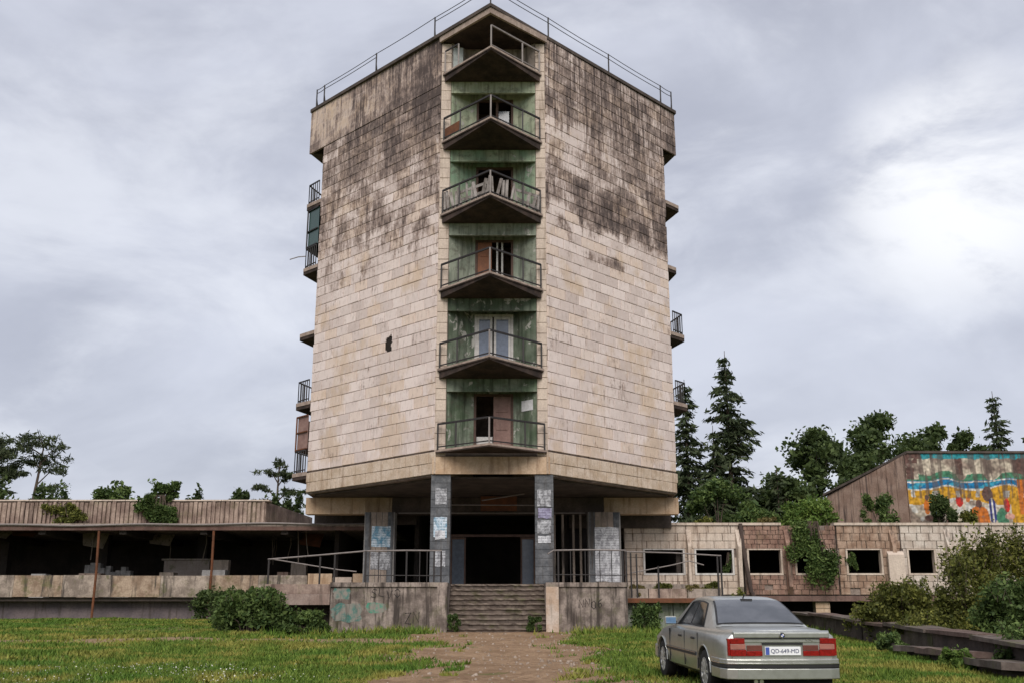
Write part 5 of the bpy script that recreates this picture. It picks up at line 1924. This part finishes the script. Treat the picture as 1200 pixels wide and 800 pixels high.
# shrubs growing on the roofs and walls
shrub('roof_shrub', (14.1, 50.0, 5.12), 1.55, 1.1, 1.75, lf_bright, 41, 'bright green leafy bush growing on the side wing roof', clumps=34, per=260, leaf=.085)
shrub('roof_shrub', (12.2, 50.6, 5.12), 1.0, 0.8, 1.2, lf_mid, 42, 'low green bush on the roof beside the bright bush', clumps=20, leaf=.08)
shrub('climbing_vine', (13.1, 46.0 - .32, 5.3), 1.0, 0.28, 2.75, lf_mid, 43, 'dark green vine hanging down over a side wing window', cat='vine', clumps=40, per=210, leaf=.075, hang=True)
shrub('climbing_vine', (14.75, 46.0 + .1, 3.95), 0.33, 0.2, 0.9, lf_mid, 44, 'small clump of leaves filling the corner of a window', cat='vine', clumps=12, per=180, leaf=.07, hang=True)
shrub('climbing_vine', (9.45, 46.0 + .15, 4.0), 0.2, 0.2, 0.95, lf_mid, 45, 'leaves sprouting inside the pale window beside the dark pipe', cat='vine', clumps=8, per=150, leaf=.06, hang=True)
shrub('roof_shrub', (20.6, 58.6, 5.4), 1.3, .9, 2.6, lf_mid, 46, 'green shrub in front of the sloping wall corner', clumps=28, leaf=.09)
shrub('roof_shrub', (24.1, 58.4, 5.3), 0.9, .7, 2.7, lf_dark, 47, 'dark shrub in front of the left end of the mural', clumps=24, leaf=.09)
shrub('roof_shrub', (25.6, 58.4, 5.3), 0.8, .6, 1.9, lf_olive, 48, 'low olive shrub under the mural figures', clumps=18, leaf=.08)
shrub('roof_shrub', (29.4, 58.3, 5.3), 1.1, .7, 1.7, lf_mid, 49, 'low green shrub under the blue part of the mural', clumps=20, leaf=.09)
# left side
GP = 'pines beyond the open pavilion'
pine('umbrella_pine', (-35.1, 75, 1.6), 12.7, [(.8, 12.3, 1.2, .5), (1.6, 11.5, 1.0, .45), (-.5, 11.8, 1.0, .4), (1.0, 10.8, 1.0, .4), (2.0, 10.1, .8, .35), (1.6, 8.7, 1.0, .22), (.1, 10.6, .8, .3)], 51, 'flat-topped pine with a bare leaning trunk beyond the pavilion', lean=1.0, group=GP)
pine('umbrella_pine', (-37.4, 74, 1.6), 12.4, [(-.5, 12.0, 1.5, .5), (.9, 11.2, 1.3, .45), (-1.6, 11.2, 1.4, .4), (.2, 10.2, 1.4, .4), (1.4, 9.6, 1.1, .3), (-1.2, 9.8, 1.2, .3), (.8, 8.3, .9, .2)], 52, 'pine with straight bare trunk left of the leaning pine', lean=.3, group=GP)
pine('umbrella_pine', (-40.0, 78, 1.6), 13.0, [(0, 12.6, 1.7, .6), (1.3, 11.6, 1.4, .5), (-1.2, 11.5, 1.4, .5), (.8, 10.2, 1.5, .4)], 53, 'dense-crowned pine partly beyond the straight-trunked pine', group=GP)
pine('slender_pine', (-16.9, 75, 1.6), 10.6, [(.05, 10.4, .55, .35), (-.5, 9.7, .7, .25), (.6, 9.5, .7, .25), (-1.0, 8.7, .8, .22), (.9, 8.4, .9, .22), (-.7, 7.6, .9, .22), (1.1, 7.3, .9, .2), (-1.2, 6.8, .9, .25), (.3, 6.4, 1.0, .25)], 54, 'thin pine with layered branches beside the left edge of tower', group=GP, per=190)
GS = 'bushes along the pavilion roof line'
for k, (x, y, zt, rx) in enumerate(((-38.2, 70, 10.6, 2.6), (-34.6, 70, 10.4, 2.4), (-31.2, 70, 9.8, 1.9))):
    shrub('hedge_tree', (x, y, 4.5), rx, 1.8, zt - 4.5, lf_dark, 60 + k, ('dark bush below the dense-crowned pine', 'dark bush at the foot of the leaning pine', 'dark bush trailing off right of the leaning pine')[k], GS, cat='bush', clumps=36, per=240, leaf=.15)
shrub('hedge_tree', (-23.0, 60, 5.0), 1.9, 1.2, 3.7, lf_mid, 64, 'green bush peeping over the middle of the ribbed attic', GS, cat='bush', clumps=30, per=240, leaf=.13)
shrub('roof_shrub', (-15.35, 46.1, 6.2), .75, .3, .85, lf_mid, 67, 'bush rooted on the attic coping above the spilling vine', clumps=20, per=220, leaf=.075, sprigs=6)
shrub('climbing_vine', (-15.45, 45.8, 6.45), .8, .3, 1.3, lf_mid, 65, 'green vine spilling over the ribbed attic wall', cat='vine', clumps=34, per=240, leaf=.075, hang=True)
shrub('climbing_vine', (-19.7, 45.8, 6.1), 1.0, .2, .9, lf_olive, 66, 'yellowish creeper spread over the pale end of the attic', cat='vine', clumps=22, per=160, leaf=.06, hang=True)
for k, (x, zt, rx) in enumerate(((-16.9, 9.2, 1.1), (-15.0, 9.3, 1.0), (-19.6, 9.1, 1.0), (-13.3, 9.0, 1.0))):
    shrub('hedge_tree', (x, 64, 5.0), rx, .9, zt - 5.0, lf_dark, 70 + k, ('low dark bush over the right half of the attic', 'dark bush close left of the thin pine', 'small dark bush right of the spilling vine', 'dark bush between thin pine and tower')[k], GS, cat='bush', clumps=16, per=200, leaf=.12)
# bushes at the terrace
GT = 'bushes against the terrace walls'
shrub('terrace_bush', (-8.5, 35.0, gz(-8.5, 35)), 1.4, .75, 1.4, lf_mid, 81, 'large dark green bush before the left terrace shelf', GT, clumps=48, per=200, leaf=.075, sprigs=22)
shrub('terrace_bush', (-6.95, 35.2, gz(-6.95, 35.2)), 1.0, .45, .72, lf_mid, 82, 'smaller dark bush at the corner of the graffitied wall', GT, clumps=30, per=200, leaf=.065, sprigs=14)
shrub('terrace_bush', (-9.6, 36.4, gz(-9.6, 36.4)), .9, .6, 1.15, lf_dark, 83, 'dark bush left of the large terrace bush', GT, clumps=30, per=240, leaf=.06, sprigs=4)
shrub('terrace_bush', (-11.6, 42.5, gz(-11.6, 42.5)), 1.6, .7, 1.2, lf_dark, 84, 'low dark bush below the pavilion parapet', GT, clumps=30, per=240, leaf=.07)
shrub('terrace_bush', (4.55, 35.9, gz(4.55, 35.9)), .62, .45, .95, lf_mid, 85, 'round dark green bush before the green-stained wall', GT, clumps=28, per=230, leaf=.055, sprigs=4)
shrub('terrace_bush', (-1.95, 35.75, .78), .3, .15, .55, lf_mid, 86, 'small weed clump at the left foot of the steps', GT, clumps=12, per=150, leaf=.04)
shrub('terrace_bush', (0.75, 35.7, .78), .3, .15, .5, lf_mid, 87, 'small weed clump at the right foot of the steps', GT, clumps=12, per=150, leaf=.04)
shrub('terrace_bush', (7.9, 38.0, gz(7.9, 38)), .5, .4, 1.35, lf_olive, 88, 'olive weeds at the end of the rusty-edged shelf', GT, clumps=18, per=160, leaf=.05)
shrub('terrace_bush', (-24.0, 42.5, gz(-24, 42.5)), 1.3, .8, 1.9, lf_dark, 89, 'dark bush at the far end of the pavilion parapet', GT, clumps=26, per=220, leaf=.07)
for k, (x, w) in enumerate(((4.4, .35), (5.3, .45), (6.3, .5), (7.0, .35))):
    shrub('shelf_weed', (x, 37.35, 1.87), w, .2, .45 + .1 * (k % 2), lf_olive if k % 2 else lf_dry, 90 + k, ('dry tuft on the shelf beside the terrace end wall', 'olive weeds on the shelf by the low bent railing post', 'dry grass on the shelf between two olive weed tufts', 'olive weeds at the double railing post ending the shelf')[k], 'weeds on the shelf', cat='weed', clumps=12, per=140, leaf=.05)
for k, x in enumerate((6.2, 8.6, 11.4)):
    shrub('roof_weed', (x, 46.6, 5.15), .55, .3, .42, lf_dry if k != 1 else lf_olive, 100 + k, ('dry weeds on the coping above the pale windows', 'olive weeds on the coping before the dark pipe', 'dry weeds above the brown cladding')[k], 'weeds on the wing roof', cat='weed', clumps=12, per=130, leaf=.06)
# bushes on the right, behind the slab wall
GR = 'bushes behind the slab wall'
shrub('wild_bush', (10.75, 29.5, gz(10.75, 29.5)), 1.35, .9, 1.75, lf_olive, 111, 'yellow-green bush behind the far end of the slab wall', GR, clumps=44, per=300, leaf=.05, sprigs=20)
shrub('wild_bush', (12.9, 28.0, gz(12.9, 28)), 1.5, 1.0, 3.0, lf_olive, 112, 'tall olive bush with thin sprigs before the cream cladding', GR, clumps=46, per=300, leaf=.05, sprigs=34)
shrub('wild_bush', (11.6, 24.5, gz(11.6, 24.5)), 1.2, .9, 1.75, lf_mid, 113, 'dark green bush spilling over the middle of the slab wall', GR, clumps=46, per=320, leaf=.05, sprigs=14)
shrub('wild_bush', (12.9, 23.5, gz(12.9, 23.5)), 1.35, 1.0, 2.6, lf_olive, 114, 'dense tall bush at the near end of slab wall', GR, clumps=50, per=320, leaf=.05, sprigs=22)
shrub('wild_bush', (14.3, 27.0, gz(14.3, 27)), 1.6, 1.2, 3.2, lf_olive, 115, 'olive bush standing furthest from the slab wall', GR, clumps=44, per=280, leaf=.055, sprigs=24)
shrub('wild_bush', (11.3, 21.2, gz(11.3, 21.2)), 1.0, .8, 1.5, lf_mid, 117, 'leafy green bush leaning over the nearest cap slabs', GR, clumps=40, per=280, leaf=.045, sprigs=18)
shrub('wild_bush', (11.7, 27.2, gz(11.7, 27.2)), 1.15, .8, 2.45, lf_olive, 118, 'loose olive bush between the tall bush and the slab wall', GR, clumps=38, per=260, leaf=.05, sprigs=24)
shrub('wild_bush', (12.2, 33.0, gz(12.2, 33)), 1.3, .9, 1.5, lf_olive, 116, 'low yellowish bush before the undercroft of the wing', GR, clumps=36, per=260, leaf=.055, sprigs=14)

for k, (x, y, w) in enumerate(((9.9, 20.5, .8), (10.2, 26.8, .8), (10.6, 31.5, .9), (9.0, 25.6, .35), (8.6, 21.0, .3))):
    shrub('wall_weed', (x, y, gz(x, y)), w, .6, (1.0, .95, 1.0, .5, .4)[k], (lf_mid, lf_olive, lf_olive, lf_mid, lf_bright)[k], 130 + k, ('green growth hanging over the near stretch of the slab wall', 'olive growth over the cap slabs beside the dark green bush', 'yellowish growth over the far cap slabs', 'small green weed at the foot of the slab wall', 'bright weed beside the fallen slab')[k], 'weeds along the slab wall', cat='weed', clumps=18, per=200, leaf=.045, sprigs=5)

# ------------------------------------------------------------------ tumbled slab wall on the right
slab_m = weathered('wall_slab_stone', (0.085, 0.066, 0.056), (0.17, 0.138, 0.118), 2.2, streak=0.4, moss=0.5)
slab_m2 = weathered('wall_slab_red', (0.10, 0.066, 0.056), (0.17, 0.12, 0.10), 2.2, streak=0.4, moss=0.3)
sw = thing('slab_wall', (9.6, 26, .3), 'low tumbledown wall of stacked concrete slabs beside the grass', 'wall')
rr = random.Random(31)


def rough_block(cx, cy, cz, lx, ly, lz, rz, tilt, seed, mat, name):
    r2 = random.Random(seed)
    g = G()
    M_ = Matrix.Translation((cx, cy, cz)) @ Matrix.Rotation(rz, 4, 'Z') @ Matrix.Rotation(tilt, 4, 'X')
    nx, ny = 5, 3
    top, bot = [], []
    for j in range(ny + 1):
        for i in range(nx + 1):
            ex = (i / nx - .5) * lx + r2.uniform(-.03, .03)
            ey = (j / ny - .5) * ly + r2.uniform(-.03, .03)
            top.append(tuple(M_ @ Vector((ex, ey, lz / 2 + r2.uniform(-.02, .015)))))
            bot.append(tuple(M_ @ Vector((ex, ey, -lz / 2))))
    n = (nx + 1) * (ny + 1)
    g.v = top + bot
    ix = lambda i, j: j * (nx + 1) + i
    for j in range(ny):
        for i in range(nx):
            g.f.append((ix(i, j), ix(i + 1, j), ix(i + 1, j + 1), ix(i, j + 1)))
            g.f.append(tuple(n + k for k in (ix(i, j + 1), ix(i + 1, j + 1), ix(i + 1, j), ix(i, j))))
    for i in range(nx):
        g.f.append((ix(i + 1, 0), ix(i, 0), n + ix(i, 0), n + ix(i + 1, 0)))
        g.f.append((ix(i, ny), ix(i + 1, ny), n + ix(i + 1, ny), n + ix(i, ny)))
    for j in range(ny):
        g.f.append((ix(0, j), ix(0, j + 1), n + ix(0, j + 1), n + ix(0, j)))
        g.f.append((ix(nx, j + 1), ix(nx, j), n + ix(nx, j), n + ix(nx, j + 1)))
    return mk(name, g, mat, sw)


y = 16.5
k = 0
while y < 39:
    ln = rr.uniform(2.6, 3.9)
    xw = 9.35 + 0.055 * (y + ln / 2 - 18)
    z0 = gz(xw, y)
    rough_block(xw + .2, y + ln / 2, gz(xw, y + ln / 2) + .22, .55, ln - .04, .62, -.055, .034, k, soot_shade if k % 3 else slab_m, 'wall_block')
    rough_block(xw + .10 + rr.uniform(-.05, .05), y + ln / 2, gz(xw, y + ln / 2) + .575, .72, ln - .05, .08, -.055 + rr.uniform(-.015, .015), .034 + rr.uniform(-.01, .01), 50 + k, slab_m if k % 2 else slab_m2, 'cap_slab')
    y += ln
    k += 1
for k, (cx, cy, ln, rz, dz) in enumerate(((8.75, 19.3, 2.6, 1.42, .22), (8.95, 22.0, 2.4, 1.5, .26), (9.15, 24.0, 1.3, 1.7, .2))):
    rough_block(cx, cy, gz(cx, cy) + dz, ln, .75, .12, rz, .05, 80 + k, slab_m2 if k % 2 else slab_m, 'fallen_slab')
    rough_block(cx + .1, cy, gz(cx, cy) + dz - .16, ln * .8, .5, .22, rz, 0, 90 + k, soot_shade, 'wall_block')

# ------------------------------------------------------------------ grass
def grass():
    rng = np.random.default_rng(5)
    n = 420000
    Y = 15.5 + (rng.random(n) ** 1.35) * 29.0
    X = (rng.random(n) - .5) * (Y * 1.08 + 3)
    m = np.abs(X - (-0.22 + 0.1 * np.sin(Y * 0.35)))
    ph = 2.35 + 0.02 * (Y - 18) + 0.28 * np.sin(Y * 0.8) + 0.16 * np.sin(Y * 2.1 + 1)
    rag = np.sin(X * 3.1 + 2 * np.sin(Y * 1.9)) * np.sin(Y * 2.7 + 1.3 * np.sin(X * 2.2))
    keep = m > ph - 0.25 - 0.5 * np.clip(rag, -.4, 1) - 0.5 * rng.random(n) ** 3
    keep |= (rag > .72) & (m > ph * .35) & (rng.random(n) < .5)
    keep &= ~((Y > 35.9) & (X > -8.2) & (X < 7.4))
    keep &= ~((Y > 37.5) & (X > -8.4))
    keep &= ~((X > 9.2 + .055 * (Y - 18)) & (Y < 38))
    # worn cross track on the left
    trk = np.abs(Y - (31.6 + 0.05 * X + .6 * np.sin(X * .5)))
    keep &= ~((X < -2) & (trk < 1.15 + .5 * np.sin(X * .9)) & (rng.random(n) < .93))
    pn = np.sin(X * .9 + 1.1 * np.sin(Y * .6)) * np.sin(Y * .75 + .8 * np.sin(X * .7))
    keep &= ~((pn > .45) & (rng.random(n) < .72))
    X, Y = X[keep], Y[keep]
    n = len(X)
    Z = np.array([gz(a, b) for a, b in zip(X, Y)])
    tall = 0.055 + 0.075 * rng.random(n) + 0.05 * (np.sin(X * 1.3) * np.sin(Y * 1.7) > .3) * rng.random(n)
    tall += 0.22 * rng.random(n) ** 3 * (Y > 34) * (X > -8)
    tall *= 1 - .35 * ((Y > 36) & (X < -8))
    # scuffed along the edge of walls
    a = rng.random(n) * 2 * np.pi
    w = 0.012 + .010 * rng.random(n) + .0004 * Y
    V = np.empty((n, 3, 3))
    base = np.stack([X, Y, Z - .01], 1)
    d = np.stack([np.cos(a), np.sin(a), 0 * a], 1)
    V[:, 0] = base - d * w[:, None]
    V[:, 1] = base + d * w[:, None]
    V[:, 2] = base + np.stack([rng.normal(size=n) * tall * .45, rng.normal(size=n) * tall * .45, tall], 1)
    q = NM('grass_blades')
    geo = q.new('ShaderNodeNewGeometry')
    c = q.mix(geo.outputs['Random Per Island'], (0.042, 0.09, 0.010), (0.145, 0.205, 0.03))
    nz_ = q.noise(q.pos, .7, 4, .6)
    c = q.mix(q.ss(nz_, .47, .60, 0, .75), c, (0.27, 0.235, 0.055))
    nz2 = q.noise(q.pos, .33, 3, .6)
    c = q.mix(q.ss(nz2, .5, .66, 0, .6), c, (0.05, 0.13, 0.015))
    q.done(c, .7, .2)
    o = fast_mesh('grass', V.reshape(-1, 3), np.arange(3 * n).reshape(n, 3), q.m, None, 'stuff')
    tag(o, 'short patchy green and yellowing grass on either side of the path', 'grass')
    # white clover heads scattered in the turf
    m = 1100
    cx = rng.normal(size=(14, 2)) * (4.0, 1.6) + (-7.0, 20.2)
    pick = rng.integers(0, 14, m)
    P = cx[pick] + rng.normal(size=(m, 2)) * (.9, .5)
    P = P[(P[:, 1] > 16) & (P[:, 0] < -2.9) | (P[:, 0] < -3.2)]
    pz = np.array([gz(a, b) for a, b in P]) + .07 + .04 * rng.random(len(P))
    C = np.column_stack([P, pz])
    V, F = leaf_quads(C, .013, .011, rng, up=.2)
    o = fast_mesh('clover_flowers', V, F, plain('clover_white', (0.62, 0.62, 0.52), .8, .2), None, 'stuff')
    tag(o, 'tiny white clover flowers scattered in the near grass', 'flowers')


grass()


def stones():
    """loose pebbles and chips trodden into the path"""
    rng = np.random.default_rng(8)
    g = G()
    for k in range(900):
        y = 15.8 + 19.8 * rng.random() ** 1.3
        x = path_mid(y) + (rng.random() * 2 - 1) * path_half(y) * 1.05
        r = 0.012 + 0.045 * rng.random() ** 3
        z = gz(x, y) + .018
        i = len(g.v)
        for a in range(5):
            t = a * 1.257 + rng.random() * .6
            g.v.append((x + r * math.cos(t), y + r * math.sin(t), z - .01))
        for a in range(5):
            t = a * 1.257 + rng.random() * .6
            g.v.append((x + .6 * r * math.cos(t), y + .6 * r * math.sin(t), z + r * (.4 + .4 * rng.random())))
        g.f.append(tuple(i + 5 + a for a in range(5)))
        for a in range(5):
            b = (a + 1) % 5
            g.f.append((i + a, i + b, i + 5 + b, i + 5 + a))
    o = mk('path_stones', g, weathered('path_stone', (0.20, 0.15, 0.11), (0.40, 0.33, 0.27), 5.0), kind='stuff', fix=False)
    tag(o, 'loose pebbles and chips trodden into the dirt path', 'stones')


stones()
print('tiles', n1_, n2_, 'objects', len(bpy.data.objects))
